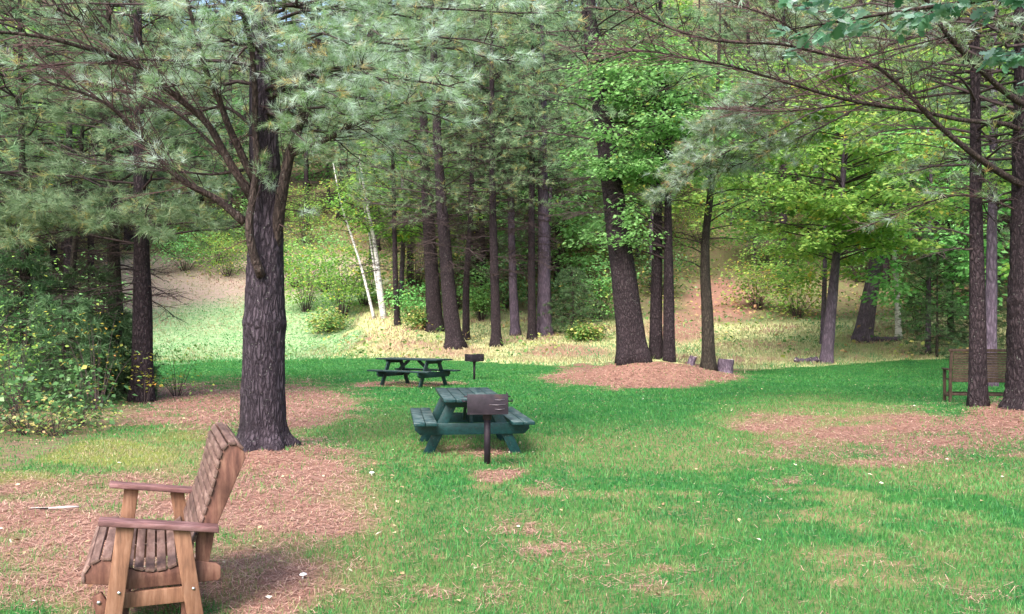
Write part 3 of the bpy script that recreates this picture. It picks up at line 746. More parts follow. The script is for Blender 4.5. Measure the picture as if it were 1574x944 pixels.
    for k in range(26):
        z = dc.R.uniform(2.5, 4.6); a = dc.R.uniform(0, 2 * PI); p = pos(z); L = dc.R.uniform(.2, .75)
        dc.bough(p + .2 * np.array([math.cos(a), math.sin(a), 0]), p + np.array([math.cos(a) * (L + .2), math.sin(a) * (L + .2), dc.R.gauss(0, .25)]), .007, .05, 5, .22, .0035, 0, .2, 2, 5, 0)
    b = Buf()
    sticks(b, dc.A, dc.B, np.array(dc.ra), np.array(dc.rb), 1)
    tufts(b, dc.TP, dc.TD, T_NEAR, dc.rs, 0, (.8, 1.2))
    b.build('dead_twigs', [MAT['needle_near'], MAT['twig_red']], e)
hero_pine()

# --- the pine at the right edge
def right_pine():
    d0 = 14.9
    X = 1604
    gpt = ((X - CX) * d0 / F, d0, float(hgt((X - CX) * d0 / F, d0)))
    e = thing('pine_tree', 'massive dark pine trunk flecked with lichen at the right edge, beside the slatted bench', 'tree', gpt)
    pts = local([gpt] + [P(a, b_, d0) for a, b_ in [(1602, 560), (1598, 450), (1597, 330), (1596, 250), (1594, 140), (1590, 0), (1590, -400), (1590, -900)]], gpt)
    b, q, r = trunk_buf(pts, .57, .22, 56, .05, .30, .06, np.random.RandomState(8), burls=((4.0, .15, .05),))
    b.build('trunk', MAT['bark'], e, smooth=True); pos = path_at(q)
    c = Crown(21); dead = Crown(22)
    limbs = [
        ([(1604, 300, 14.9), (1548, 272, 14.7), (1500, 240, 14.4), (1445, 195, 14.2), (1418, 168, 14.0), (1382, 130, 13.8), (1335, 96, 13.6), (1280, 86, 13.4), (1200, 68, 13.1), (1110, 64, 12.8), (1030, 44, 12.5), (960, 10, 12.2)], .075, .009, 44, 1.2, .04),
        ([(1604, 220, 14.9), (1550, 192, 14.8), (1480, 185, 14.5), (1412, 171, 14.2), (1340, 161, 13.9), (1280, 148, 13.7), (1200, 124, 13.4), (1120, 101, 13.1), (1060, 91, 12.9), (990, 78, 12.7), (930, 85, 12.5)], .055, .008, 60, 1.3, .03),
        ([(1604, 178, 14.9), (1556, 150, 14.6), (1512, 112, 14.3), (1472, 72, 14.0), (1452, 48, 13.8), (1430, 10, 13.6), (1400, -40, 13.4)], .07, .025, 16, .9, .2),
        ([(1604, 68, 14.9), (1560, 40, 14.6), (1500, 45, 14.2), (1440, 60, 13.8), (1360, 80, 13.4), (1280, 100, 13.0)], .035, .008, 26, .9, .06),
        ([(1604, 348, 14.9), (1555, 320, 14.9), (1480, 300, 15.1), (1400, 320, 15.4), (1330, 350, 15.7)], .03, .006, 22, .8, .25),
        ([(1240, 70, 13.2), (1225, 50, 13.1), (1190, 28, 12.9), (1130, 5, 12.7), (1080, -20, 12.5)], .022, .007, 20, .8, .08),
        ([(1330, 158, 13.9), (1270, 165, 14.1), (1180, 172, 14.3), (1090, 165, 14.5)], .02, .005, 24, .9, .06),
    ]
    for pl, ra, rb, nt_, ln, tf in limbs:
        q2 = spline(local([P(*p) for p in pl], gpt), 30); n = len(q2)
        lb_ = Buf(); tube(lb_, q2, ra + (rb - ra) * np.linspace(0, 1, n) ** .55, 9, 0, .5, 1 + .12 * (NR.rand(n, 9) - .5))
        lb_.build('limb', MAT['limb'], e, smooth=True)
        dead.twigs(q2, .25, int(nt_ * 1.3), ln, .0085, tf, 4, ang=(20, 50), taper=.4, along=2)
    for z, tip, ln, n, tf in [
        (6.0, (1420, 30, 12.5), .8, 14, 1), (6.3, (1300, -20, 13), .9, 16, 1), (5.6, (1250, 30, 16), .9, 16, 1), (5.2, (1330, 120, 17), .9, 16, .9), (6.4, (1120, 0, 14.5), .9, 16, .8),
        (4.2, (1400, 260, 17), .8, 14, .8), (5.0, (1180, 80, 16.8), .9, 16, .8), (4.8, (1440, 160, 18), .8, 14, .9), (6.5, (1000, -20, 15), .9, 18, .9), (5.8, (1240, 60, 14.5), .8, 14, .8)]:
        c.bough(pos(z), local([P(*tip)], gpt)[0], .035, .10, n, ln, .0075, tf, .3, 3, 9, 2)
    for k in range(22):
        z = 6.6 + k * .4; a = k * 2.4 + 1.; L = 3.4 * (1 - k / 30)
        c.bough(pos(z), pos(z) + np.array([math.cos(a) * L, math.sin(a) * L, .25 * L]), .03, .05, 9, .7, .008, 1, .35, 2, 6, 1)
    for z, tip in [(6.3, (1010, 300, 17.5)), (6.6, (1050, 235, 17.5)), (6.8, (1090, 200, 17.)), (5.9, (1090, 270, 18.))]:      # long silvery boughs sweeping far out to the left
        c.bough(pos(z), local([P(*tip)], gpt)[0], .035, .10, 56, 1.0, .0075, 1, .62, 4, 12, 3)
    c.build(e, 'needle_near', tuft_templates(14, .14, .006, np.random.RandomState(12)))
    b = Buf(); sticks(b, dead.A, dead.B, np.array(dead.ra), np.array(dead.rb), 1); tufts(b, dead.TP, dead.TD, T_MID, dead.rs, 0, (.7, 1.))
    b.build('dead_twigs', [MAT['needle_near'], MAT['twig_red']], e)
right_pine()

def std_pine(label, trace, base, w, top_h, seed, bark='bark', z0=3.5, blen=3., dead=(10, 1.8, 1.8), tm=T_MID, nm='needle_mid', name='pine_tree', group=None, d=None, dz=.55, per=4, n=11, ln=.85, plumes=(), along=1, sub=2, **k):
    e, pos, d, gpt = traced_tree(name, label, 'tree', trace, base, w, top_h, bark, group=group, d=d, **k)
    c = pine_crown(seed, pos, z0, top_h - .2, blen, dz, per, n, ln, .0045 + d * .00022, dead, .28, along, sub)
    for (z, tip, ln_, n_) in plumes:
        c.bough(pos(z), local([P(*tip)], gpt)[0], .03, .05, n_, ln_, .007, 1., .35, 4, 8, 4, up=.02)
    c.build(e, nm, tm, 'twig')
    return e

std_pine('slim straight pine standing right behind the slatted bench', [(1502, 450), (1500, 300), (1499, 100)], (1503, 621), 27, 10, 31, d=15.3, z0=4.2, blen=2.6, dead=(9, 2.0, 2.6), sides=20)
std_pine('ridged brown pine trunk rising from the shrubs, just left of the bright grass bank', [(219, 500), (218, 400), (216, 300), (213, 150)], (219, 617), 34, 11, 32, 'bark', z0=3.5, blen=3.0, dead=(14, 2.0, 2.0), sides=24, d=19.2, dz=.5, along=2, sub=3, plumes=[(4.4, (310, 335, 17.8), .6, 24), (4.2, (250, 365, 17.2), .5, 18), (4.6, (150, 350, 17.0), .5, 18), (5.2, (330, 290, 18.5), .6, 22)])
std_pine('dim pine trunk half hidden in yellow leaved shrubs', [(178, 480), (174, 380), (170, 250)], (178, 600), 27, 11, 33, 'moss_bark', d=20.8, z0=4.4, blen=3.2, dead=(20, 2.2, 2.0))
std_pine('thin shaded trunk above the pale leaved bushes at the far left', [(41, 480), (38, 380), (34, 250)], (44, 600), 19, 11, 34, 'moss_bark', d=19.5, z0=4.6, blen=3.4, dead=(24, 2.4, 1.8), plumes=[(4.2, (130, 340, 17.0), .6, 24), (4.0, (30, 370, 16.8), .6, 22), (4.4, (80, 315, 16.4), .6, 24), (4.3, (-30, 340, 17), .6, 20)])
std_pine('leftmost shaded pine with brown dead lower limbs', [(-60, 480), (-66, 300)], (-55, 610), 26, 11, 35, 'moss_bark', d=18.5, z0=4.4, blen=3.0, dead=(16, 2.4, 1.8))
std_pine('slender leaning trunk among the shaded bushes', [(110, 430), (122, 300)], (95, 590), 12, 10, 36, 'moss_bark', d=22.5, z0=5.0, blen=2.6, dead=(18, 2.2, 1.5))
# pair near the centre
std_pine('upright one of the close pair of stout pine trunks beyond the far picnic table', [(664, 420), (657, 320), (652, 220), (650, 60)], (669, 509), 26, 17, 41, 'bark', z0=6.2, blen=4.2, dead=(16, 3.2, 3.5), tm=T_MID2, group=None, per=4, n=11, ln=1.1)
std_pine('stout leaning pine trunk with flared foot behind the distant grill', [(690, 450), (680, 330), (674, 240), (666, 60)], (699, 535), 27, 17, 42, 'bark', z0=5.6, blen=4.2, dead=(14, 3.2, 3.5), tm=T_MID2, flare=.6, n=11, ln=1.1)
std_pine('straight narrow dark pine trunk to the right of the distant grill', [(760, 420), (757, 300), (756, 150)], (763, 532), 16, 16, 43, 'bark', z0=6.5, blen=3.4, dead=(14, 2.6, 3.0), tm=T_MID2, ln=1.0, flare=.6)
std_pine('thin dark trunk just right of the leaning pine', [(717, 430), (723, 340), (727, 200)], (716, 522), 12, 15, 44, 'bark', z0=7, blen=3., dead=(12, 2.6, 3.0), tm=T_MID2, ln=1.)
std_pine('narrow grey trunk left of the mottled trunk at the wood edge', [(788, 420), (785, 300), (783, 150)], (792, 515), 15, 17, 45, 'bark_purple', z0=7.5, blen=3.4, dead=(12, 2.6, 3.5), tm=T_MID2, ln=1.)
std_pine('mottled lichen spotted trunk in front of the purple grey trunk', [(817, 430), (817, 330), (818, 180)], (818, 522), 14, 17, 46, 'bark', z0=7.5, blen=3.4, dead=(14, 2.6, 3.0), tm=T_MID2, ln=1.)
std_pine('purple grey stocky trunk beside the dark shrubs at the wood edge', [(836, 430), (835, 330), (834, 180)], (837, 515), 23, 18, 47, 'bark_purple', z0=7.5, blen=3.6, dead=(12, 2.8, 3.5), tm=T_MID2, ln=1.)
std_pine('thin brown trunk just right of the white birches', [(608, 430), (606, 340), (603, 200)], (611, 500), 10, 15, 48, 'bark', z0=6.5, blen=3.2, dead=(16, 2.8, 2.5), tm=T_MID2, ln=1.)
# island trees
std_pine('broad leaning trunk with flared foot on the needle mound, leftmost of the island trees', [(962, 450), (950, 360), (940, 280), (926, 180), (912, 80), (904, 0)], (973, 561), 44, 19, 51, 'bark', d=26.6, z0=6.8, blen=3.6, dead=(12, 2.8, 4.2), tm=T_MID2, flare=.5, sides=24, r1=.08, n=10, ln=1.)
std_pine('straight dark trunk of the close pair on the needle mound, left of the paler one', [(1009, 450), (1011, 350), (1012, 250), (1014, 100)], (1008, 558), 21, 12, 52, 'bark', d=26.9, z0=7.2, blen=3.0, dead=(8, 2.2, 4), tm=T_MID2, flare=.15, sides=18)
def twin_trunk():
    e, pos, d, gpt = traced_tree('maple_tree', 'maple with bright green crown, paler trunk of the close pair on the needle mound', 'tree', [(1028, 450), (1027, 350), (1026, 250), (1020, 120)], (1028, 560), 20, 9.2, 'bark', d=26.6, sides=18, flare=.15)
    c = leafy_crown(61, pos, (5.7, 9.3), 2.8, 58, 7, 44, .1, .16, cl_r=.5, offset=(-1.2, -.5), droop=.04)
    c2 = leafy_crown(62, pos, (3.8, 5.4), 2.9, 13, 4, 24, .1, .16, cl_r=.45, az=(2.4, 4.2), droop=.12)
    c.LP += c2.LP; c.LA += c2.LA; c.LT += [t * .7 for t in c2.LT]; c.A += c2.A; c.B += c2.B; c.ra += c2.ra; c.rb += c2.rb
    leafy_build(c, e, 'maple', .14)
twin_trunk()
def bent_trunk():
    e, pos, d, gpt = traced_tree('maple_tree', 'smaller bent trunk between the mound pair and the cut stump, sparse yellow green leaves', 'tree', [(1087, 480), (1084, 420), (1085, 360), (1094, 280), (1101, 180), (1106, 60), (1107, 0)], (1089, 560), 21, 11, 'moss_bark', d=27.2, sides=18, flare=.45)
    c = leafy_crown(63, pos, (3.6, 10.), 2.4, 24, 5, 20, .1, .18, cl_r=.5, droop=.05)
    leafy_build(c, e, 'beech', .105)
bent_trunk()
# right side trees
def right_leafy(label, trace, base, w, h, seed, zs, rad, nl, cl, lf, mat, size=.13, off=(0, 0), bark='bark_purple', **k):
    e, pos, d, gpt = traced_tree('broadleaf_tree', label, 'tree', trace, base, w, h, bark, sides=18, **k)
    c = leafy_crown(seed, pos, zs, rad, nl, cl, lf, .1, .14, cl_r=.5, offset=off, droop=.22)
    c2 = leafy_crown(seed + 500, pos, (zs[0] + .12 * (zs[1] - zs[0]), zs[1]), rad * 1.35, nl // 2, cl + 2, lf, .1, .12, cl_r=.48, az=(2.9, 5.6), droop=.26)
    c.LP += c2.LP; c.LA += c2.LA; c.LT += c2.LT; c.A += c2.A; c.B += c2.B; c.ra += c2.ra; c.rb += c2.rb
    leafy_build(c, e, mat, size)
right_leafy('purple grey leaning trunk rising beside short logs at the lawn edge, yellow green leaves', [(1277, 480), (1283, 420), (1290, 340), (1300, 220)], (1270, 558), 20, 11, 71, (4.8, 12), 4.4, 70, 8, 24, 'beech', .20, off=(-1.8, -.8), depth_lean=-.1)
right_leafy('strongly leaning purple trunk at the back of the pale clearing', [(1340, 440), (1352, 370), (1368, 280), (1380, 150)], (1326, 525), 27, 14, 72, (6.5, 14), 4.8, 56, 7, 22, 'beech', .18, flare=.4)
right_leafy('thin pale grey trunk right of the strongly leaning trunk', [(1379, 450), (1375, 390), (1372, 300)], (1381, 520), 10, 12, 73, (6., 12), 3.2, 26, 5, 22, 'maple', .15, bark='birch')
right_leafy('purple grey trunk seen between the slim pine and the massive trunk', [(1524, 450), (1525, 350), (1527, 250)], (1521, 560), 20, 13, 74, (5., 13), 3.8, 40, 6, 22, 'beech', .15, d=24.)
# birches on the bank
def birch(label, trace, base, w, h, seed):
    e, pos, d, gpt = traced_tree('birch_tree', label, 'tree', trace, base, w, h, 'birch', sides=10, amp=.04, flare=.15, r1=.3)
    c = leafy_crown(seed, pos, (h * .68, h), 2.0, 16, 4, 16, .1, .2, cl_r=.5)
    leafy_build(c, e, 'beech', .16)
birch('thin leaning white birch, leftmost of the birch stems', [(558, 420), (541, 365), (529, 330), (521, 298), (512, 250)], (575, 490), 5, 7.6, 81)
birch('thickest white birch stem with dark branch scar', [(583, 430), (575, 370), (567, 330), (560, 290), (552, 240)], (590, 489), 9, 8.2, 82)
birch('thin white birch stem close against the thickest one', [(578, 430), (569, 370), (560, 320), (550, 260)], (587, 488), 4.5, 7.4, 83)

# ------------------------------------------------------------------ prototypes for the wood on the slope
def copy_tree(root, loc, rz, s, label=None, group=None):
    r = root.copy(); COL.objects.link(r); r.location = loc; r.rotation_euler = (0, 0, rz); r.scale = (s, s, s)
    if label: r['label'] = label
    if group: r['group'] = group
    for ch in list(root.children):
        k = ch.copy(); COL.objects.link(k); k.parent = r
    return r
PROTO = []
def proto_pine(seed, h, r, z0, blen, dead, label, mat='needle_far'):
    e = thing('pine_tree', label, 'tree', (0, 0, 0), 'trees of the wood on the slope')
    b, q, _ = trunk_buf([(0, 0, 0), (.1, .05, h * .4), (.05, .1, h * .75), (0, 0, h)], r, .05, 9, .06, .3, .6, np.random.RandomState(seed))
    b.build('trunk', MAT['bark'], e, smooth=True)
    c = pine_crown(seed, path_at(q), z0, h, blen, .85, 4, 8, 1.25, .018, dead, .25, 1, 2, rise=.06)
    c.build(e, mat, T_FAR, 'twig'); return e
def proto_leafy(seed, h, r, z0, rad, label, mat):
    e = thing('broadleaf_tree', label, 'tree', (0, 0, 0), 'trees of the wood on the slope')
    b, q, _ = trunk_buf([(0, 0, 0), (.15, .1, h * .4), (-.1, .1, h * .75), (0, 0, h)], r, .05, 9, .06, .3, .6, np.random.RandomState(seed))
    b.build('trunk', MAT['bark_purple'], e, smooth=True)
    c = leafy_crown(seed, path_at(q), (z0, h), rad, 34, 5, 22, .1, .2, cl_r=.95)
    leafy_build(c, e, mat, .30); return e
LF = 'tall grey green pine with bare lower limbs, one of many alike in the wooded slope'
LB = 'yellow green broadleaf tree, one of many alike in the wooded slope'
protos = [proto_pine(101, 18, .24, 5.5, 3.6, (12, 3., 2.), LF), proto_pine(102, 21, .28, 7.5, 4., (14, 3.4, 2.5), LF), proto_pine(103, 15, .18, 3., 3.2, (9, 2.6, 1.2), LF),
          proto_leafy(104, 14, .17, 4, 3.4, LB, 'beech'), proto_leafy(105, 11, .14, 2.5, 3.0, LB, 'maple')]
LAB = [LF, LF, LF, LB, LB]
rw = random.Random(77)
def slope_spots():
    out = []
    y = 44.
    while y < 125:
        step = 3.4 + (y - 44) * .05
        half = .72 * y + 4
        x = -half + rw.uniform(0, step)
        while x < half:
            px = x + rw.uniform(-.35, .35) * step; py_ = y + rw.uniform(-.4, .4) * step
            u = CX + F * px / py_
            ok = True
            if 120 < u <= 215 and py_ < 56: ok = False
            if 215 < u < 560 and py_ < 66: ok = False                 # open bank
            if 860 < u < 1470 and py_ < 54: ok = False                # clearing
            if 1030 < u < 1150 and py_ < 70: ok = False
            if 540 < u < 860 and py_ < 48: ok = False
            if ok and rw.random() < .9: out.append((px, py_))
            x += step
        y += step * .95
    return out
spots = slope_spots()
used = set()
for (x, y) in spots:
    u = CX + F * x / y
    leafy_p = .24 if u < 1000 else .42
    k = rw.choice((3, 4)) if rw.random() < leafy_p else rw.choice((0, 0, 1, 1, 2))
    z = float(hgt(x, y)) - .1; s = rw.uniform(.85, 1.2); rz = rw.uniform(0, 6.28)
    if k not in used:
        used.add(k); p = protos[k]; p.location = (x, y, z); p.rotation_euler = (0, 0, rz); p.scale = (s, s, s)
    else: copy_tree(protos[k], (x, y, z), rz, s)
# flanking woods nearer the camera on both sides
for (x, y, k, s) in [(-29, 36, 1, .9), (-22, 22, 2, .9), (-26, 30, 0, .9), (-28, 41, 0, 1),
                     (19, 27, 0, .9), (22, 33, 3, .9), (18, 38, 4, .9), (25, 39, 1, .9), (28, 34, 0, .9), (14.5, 41, 3, .75), (21, 42, 2, .9), (17, 21, 2, .8)]:
    copy_tree(protos[k], (x, y, float(hgt(x, y)) - .05), rw.uniform(0, 6.28), s)

# ------------------------------------------------------------------ shrubs
def shrub(name, label, cat, loc, h, w, seed, mat, size, n_cl=34, leaf=26, group=None, flat=.45):
    e = thing(name, label, cat, loc, group)
    c = Crown(seed); R = c.R; rs = c.rs
    for k in range(n_cl):
        a = R.uniform(0, 2 * PI); rr = w * math.sqrt(R.random()) * .5; z = h * (.12 + .85 * R.random() ** .8) * (1 - .35 * (2 * rr / w) ** 2)
        tip = np.array([math.cos(a) * rr, math.sin(a) * rr, z]); p0 = np.array([math.cos(a) * rr * .15, math.sin(a) * rr * .15, 0])
        mid = (p0 + tip) / 2 + np.array([0, 0, .12 * h]); u = np.linspace(0, 1, 5)[:, None]
        q = (1 - u) ** 2 * p0 + 2 * u * (1 - u) * mid + u * u * tip
        c.line(q, .004 + .0022 * h, .002)
        nl = leaf; cr = .15 * w + .08
        off = rs.normal(0, 1, (nl, 3)) * np.array([cr, cr, cr * flat]) * .75
        th = np.arctan2(off[:, 1], off[:, 0])
        if k % 2: off[: nl // 2] -= (tip - q[2]) * .9
        c.LP.append(tip + off); c.LA.append(np.stack([np.cos(th), np.sin(th), rs.normal(-.25, .35, nl)], 1)); c.LT.append(np.clip(rs.normal(.45 + R.gauss(0, .2), .22, nl), 0, 1))
    b = Buf(); sticks(b, c.A, c.B, np.array(c.ra), np.array(c.rb), 0); b.build('stems', MAT['twig'], e)
    b = Buf(); Lp = np.concatenate(c.LP); n = len(Lp); Lp[:, 2] = np.maximum(Lp[:, 2], .03)
    leaves(b, Lp, np.concatenate(c.LA), np.stack([rs.normal(0, .5, n), rs.normal(0, .5, n), np.ones(n)], 1), size * rs.uniform(.65, 1.25, n), rs, 0, np.concatenate(c.LT))
    b.build('foliage', MAT[mat], e); return e
def at(px, d): x = (px - CX) * d / F; return (x, d, float(hgt(x, d)))
def hemlock(label, loc, h, w, seed, group=None):
    e = thing('young_hemlock', label, 'tree', loc, group)
    b, q, _ = trunk_buf([(0, 0, 0), (.03, .02, h * .5), (0, 0, h)], .02 + .009 * h, .01, 8, .05, .2, .3, np.random.RandomState(seed))
    b.build('trunk', MAT['moss_bark'], e, smooth=True)
    c = pine_crown(seed, path_at(q), .25, h, w / 2, .26, 5, 7, .4, .006, (0, 0, 0), .15, 1, 2, rise=-.10, rbase=.012)
    c.build(e, 'needle_dark', T_HEM, 'twig'); return e
GS = 'bushes under the trees at the left'
shrub('shrub', 'large glossy leaved bush with pale leaf tips at the left edge', 'shrub', at(45, 13.2), 1.2, 2.0, 201, 'shrub', .105, 30, 14, GS)
shrub('shrub', 'rounded leafy bush with pale glinting leaves beside the yellow green grass', 'shrub', at(118, 14.4), 1.25, 1.2, 202, 'shrub', .10, 24, 12, GS)
shrub('shrub', 'low twiggy bush with drying leaves at the edge of the grass strip', 'shrub', at(85, 13.0), .55, 1.3, 203, 'under', .06, 28, 18, GS)
shrub('shrub', 'tall bush of yellow orange autumn leaves in front of the dim trunk', 'shrub', at(150, 16.6), 2.5, 1.3, 204, 'yellow', .07, 18, 8, GS)
shrub('shrub', 'small yellow leaved sapling growing against the ridged pine trunk', 'shrub', at(222, 18.4), 1.5, .6, 205, 'yellow', .08, 8, 8, GS)
shrub('shrub', 'loose green and yellow bush just right of the ridged pine trunk', 'shrub', at(272, 20.5), 1.5, 1.3, 206, 'beech', .085, 16, 14, GS)
shrub('shrub', 'yellow leaved bush behind the pale glinting bushes', 'shrub', at(20, 16.5), 2.6, 1.7, 207, 'beech', .08, 24, 12, GS)
shrub('shrub', 'broad dark green bush under the shaded pines', 'shrub', at(55, 17.5), 2.2, 2.0, 208, 'shrub', .09, 28, 14, GS)
shrub('sapling', 'light green sapling added to lighten the gap behind the thin shaded trunk', 'young tree', at(70, 25.), 3.6, 2.8, 221, 'beech', .11, 40, 26, GS)  # this and the next two saplings are added to lighten the dark gaps
shrub('sapling', 'light green sapling added to lighten the gap left of the dim pine trunk', 'young tree', at(140, 27.), 4.2, 3.0, 222, 'maple', .11, 40, 26, GS)
shrub('sapling', 'yellow green sapling added to lighten the far left edge behind the bushes', 'young tree', at(5, 24.), 3.8, 2.8, 223, 'beech', .11, 40, 26, GS)
shrub('shrub', 'dark bush left of the large glossy leaved bush', 'shrub', at(-35, 13.5), 1.4, 1.6, 209, 'shrub', .085, 36, 22, GS)
hemlock('feathery dark young hemlock to the left of the ridged pine trunk', at(172, 19.6), 2.0, 1.2, 211)
hemlock('young hemlock with drooping branches behind the pale glinting bushes', at(95, 17.6), 2.2, 1.5, 212)
hemlock('dense young hemlock in the shade at the far left', at(30, 19.0), 3.4, 2.0, 213)
hemlock('narrow young hemlock between the thin trunk and the yellow bush', at(135, 19.6), 3.0, 1.7, 214)
hemlock('low dark hemlock at the foot of the ridged pine', at(190, 19.8), 1.1, 1.0, 215)
hemlock('dark green bushy hemlock filling the gap right of the thin grey trunk', at(1440, 37.), 5.4, 3.6, 216)
hemlock('dark hemlock behind the slim pine by the bench', at(1500, 40.), 6., 3.8, 217)
hemlock('low spreading hemlock right of the purple grey stocky trunk', at(880, 43.), 3.4, 3.2, 218)
GY = 'young leafy trees in the understorey'
for i, (px, d, h, w, m, lab) in enumerate([
    (470, 52, 4.6, 3.0, 'beech', 'yellow green bush at the top of the bright bank'),
    (525, 50, 5.0, 2.8, 'beech', 'yellow leaved sapling left of the white birches'),
    (635, 47, 2.4, 2.4, 'maple', 'low bright green bush between the birches and the paired pines'),
    (560, 52, 4.4, 2.6, 'beech', 'light green sapling behind the white birches'),
    (700, 50, 4.4, 2.8, 'shrub', 'dark green bush behind the paired pine trunks'),
    (740, 47, 3.4, 2.0, 'maple', 'green bush behind the narrow dark trunk'),
    (775, 50, 3.6, 2.4, 'shrub', 'shaded bush between the narrow trunks'),
    (865, 46, 3.2, 2.4, 'shrub', 'dark rounded bush right of the stocky trunk'),
    (920, 47, 3.8, 2.6, 'maple', 'green bush behind the leaning mound trunk'),
    (1165, 50, 4.0, 3.0, 'beech', 'bush on the slope right of the brown path'),
    (1225, 48, 3.6, 3.0, 'beech', 'yellow green bush on the shaded slope behind the log heap'),
    (1410, 44, 3.4, 3.0, 'maple', 'bright green bush in front of the dark hemlock gap'),
    (1010, 53, 4.5, 3.4, 'shrub', 'dark bush behind the mound pair'),
    (420, 60, 4.0, 4.0, 'shrub', 'dark green bush high on the bank behind the largest pine'),
    (330, 62, 4.4, 4.2, 'beech', 'yellow tinged bush at the crest of the bright bank'),
    (650, 45, 1.2, 1.4, 'under', 'low dry bush at the foot of the paired pines'),
    (900, 42, .9, 1.4, 'under', 'low twiggy plant in the dry grass left of the mound'),
    (505, 48, 1.4, 2.0, 'under', 'low rust coloured bush on the bank'),
    (700, 58, 5.2, 3.6, 'beech', 'bright yellow green sapling deep between the leaning pine and the narrow trunk'),
    (745, 62, 5.6, 4.0, 'beech', 'bright sapling deep in the wood behind the narrow dark trunk'),
    (800, 58, 5.0, 3.6, 'maple', 'bright green sapling deep in the wood behind the mottled trunk'),
    (880, 56, 5.4, 3.8, 'beech', 'bright yellow green sapling behind the dark rounded bush'),
    (955, 60, 5.0, 4.0, 'beech', 'bright sapling on the slope straight behind the mound trees'),
    (640, 56, 5.6, 3.8, 'beech', 'tall yellow green sapling behind the low bush by the birches'),
    (1200, 60, 5.4, 4.4, 'beech', 'bright sapling up the slope behind the shaded bushes'),
    (1320, 56, 5.0, 4.2, 'maple', 'bright green sapling up the slope behind the strongly leaning trunk'),
    (1080, 66, 5.0, 4.4, 'beech', 'yellow green sapling at the top of the brown path'),
    (285, 60, 3.4, 4.0, 'maple', 'low green bush along the top edge of the bank, near the ridged pine'),
    (350, 59, 3.0, 3.6, 'beech', 'low yellow green bush along the top edge of the bank'),
    (455, 57, 3.6, 3.8, 'beech', 'yellow green bush right of the largest pine high on the bank'),
    (500, 56, 4.4, 3.6, 'maple', 'fresh green bush just left of the thin leaning birch'),
    (470, 66, 4.6, 4.6, 'beech', 'pale green bush on the slope above the bright bank'),
    (385, 68, 4.2, 4.4, 'maple', 'green bush on the slope straight behind the largest pine'),
    (260, 66, 4.2, 4.2, 'beech', 'yellow green bush on the slope right of the ridged pine trunk')]):
    shrub('bush' if h < 3.5 else 'sapling', lab, 'bush' if h < 3.5 else 'young tree', at(px, d), h, w, 230 + i, m, .15 + .03 * (h > 3), 44, 34, GY, .45)

def undergrowth():
    rs = np.random.RandomState(61); b = Buf()
    n0 = 3400
    y = rs.uniform(36, 100, n0); x = rs.uniform(-.75, .75, n0) * y
    m = masks(x, y)
    keep = rs.rand(n0) < np.clip(m['forest'] * .9 + m['clear'] * .13 + m['bank'] * .02 + m['pale'] * .12, 0, 1)
    x = x[keep]; y = y[keep]; n = len(x); k = 16
    px = np.repeat(x, k) + rs.normal(0, .5, n * k); pyy = np.repeat(y, k) + rs.normal(0, .5, n * k)
    z = hgt(px, pyy) + np.abs(rs.normal(0, .32, n * k)) + .03
    A = rs.normal(size=(n * k, 3)); A[:, 2] *= .4
    leaves(b, np.stack([px, pyy, z], 1), A, np.stack([rs.normal(0, .5, n * k), rs.normal(0, .5, n * k), np.ones(n * k)], 1), rs.uniform(.12, .26, n * k), rs, 0, np.clip(np.repeat(rs.rand(n), k) + rs.normal(0, .12, n * k), 0, 1))
    stuff(b.build('undergrowth', MAT['under']), 'low mixed undergrowth on the wooded slope')
undergrowth()

# ------------------------------------------------------------------ oak reaching in at the top right
def oak():
    d0 = 8.2; gpt = at(1860, d0)
    e = thing('oak_tree', 'oak reaching in from the upper right with large blue green lobed leaves', 'tree', gpt)
    b, q, _ = trunk_buf([(0, 0, 0), (-.05, 0, 2.), (0, .1, 4.5), (.1, 0, 8)], .18, .06, 24, .05, .4, .12, np.random.RandomState(44))
    b.build('trunk', MAT['moss_bark'], e, smooth=True)
    c = Crown(45); R = c.R; rs = c.rs
    for pl in [[(1860, -180, 8.2), (1700, -60, 8.0), (1560, -10, 7.9), (1400, 15, 7.8), (1215, 45, 7.8)], [(1860, -100, 8.2), (1760, 20, 8.0), (1660, 70, 8.0), (1580, 85, 8.0)], [(1860, -260, 8.2), (1700, -120, 7.6), (1480, -45, 7.4), (1240, 0, 7.4)]]:
        q2 = spline(local([P(*p) for p in pl], gpt), 16)
        lb_ = Buf(); tube(lb_, q2, np.linspace(.045, .007, 16), 7); lb_.build('limb', MAT['limb'], e, smooth=True)
        for k in range(36):
            s = .40 + .60 * (k + R.random()) / 36; i = min(int(s * 15), 14); p = q2[i]
            a = PI + R.uniform(-1.3, 1.3); l = R.uniform(.1, .38)
            t = p + np.array([math.cos(a) * l, math.sin(a) * l, R.gauss(.0, .09)])
            c.stick(tuple(p), tuple(t), .006, .003)
            nl = 7; th = a + rs.normal(0, 1.0, nl)
            c.LP.append(t + rs.normal(0, .03, (nl, 3))); c.LA.append(np.stack([np.cos(th), np.sin(th), rs.normal(-.35, .35, nl)], 1)); c.LT.append(rs.rand(nl))
    leafy_build(c, e, 'oak', .135, shape='oak', tilt=.6)
oak()

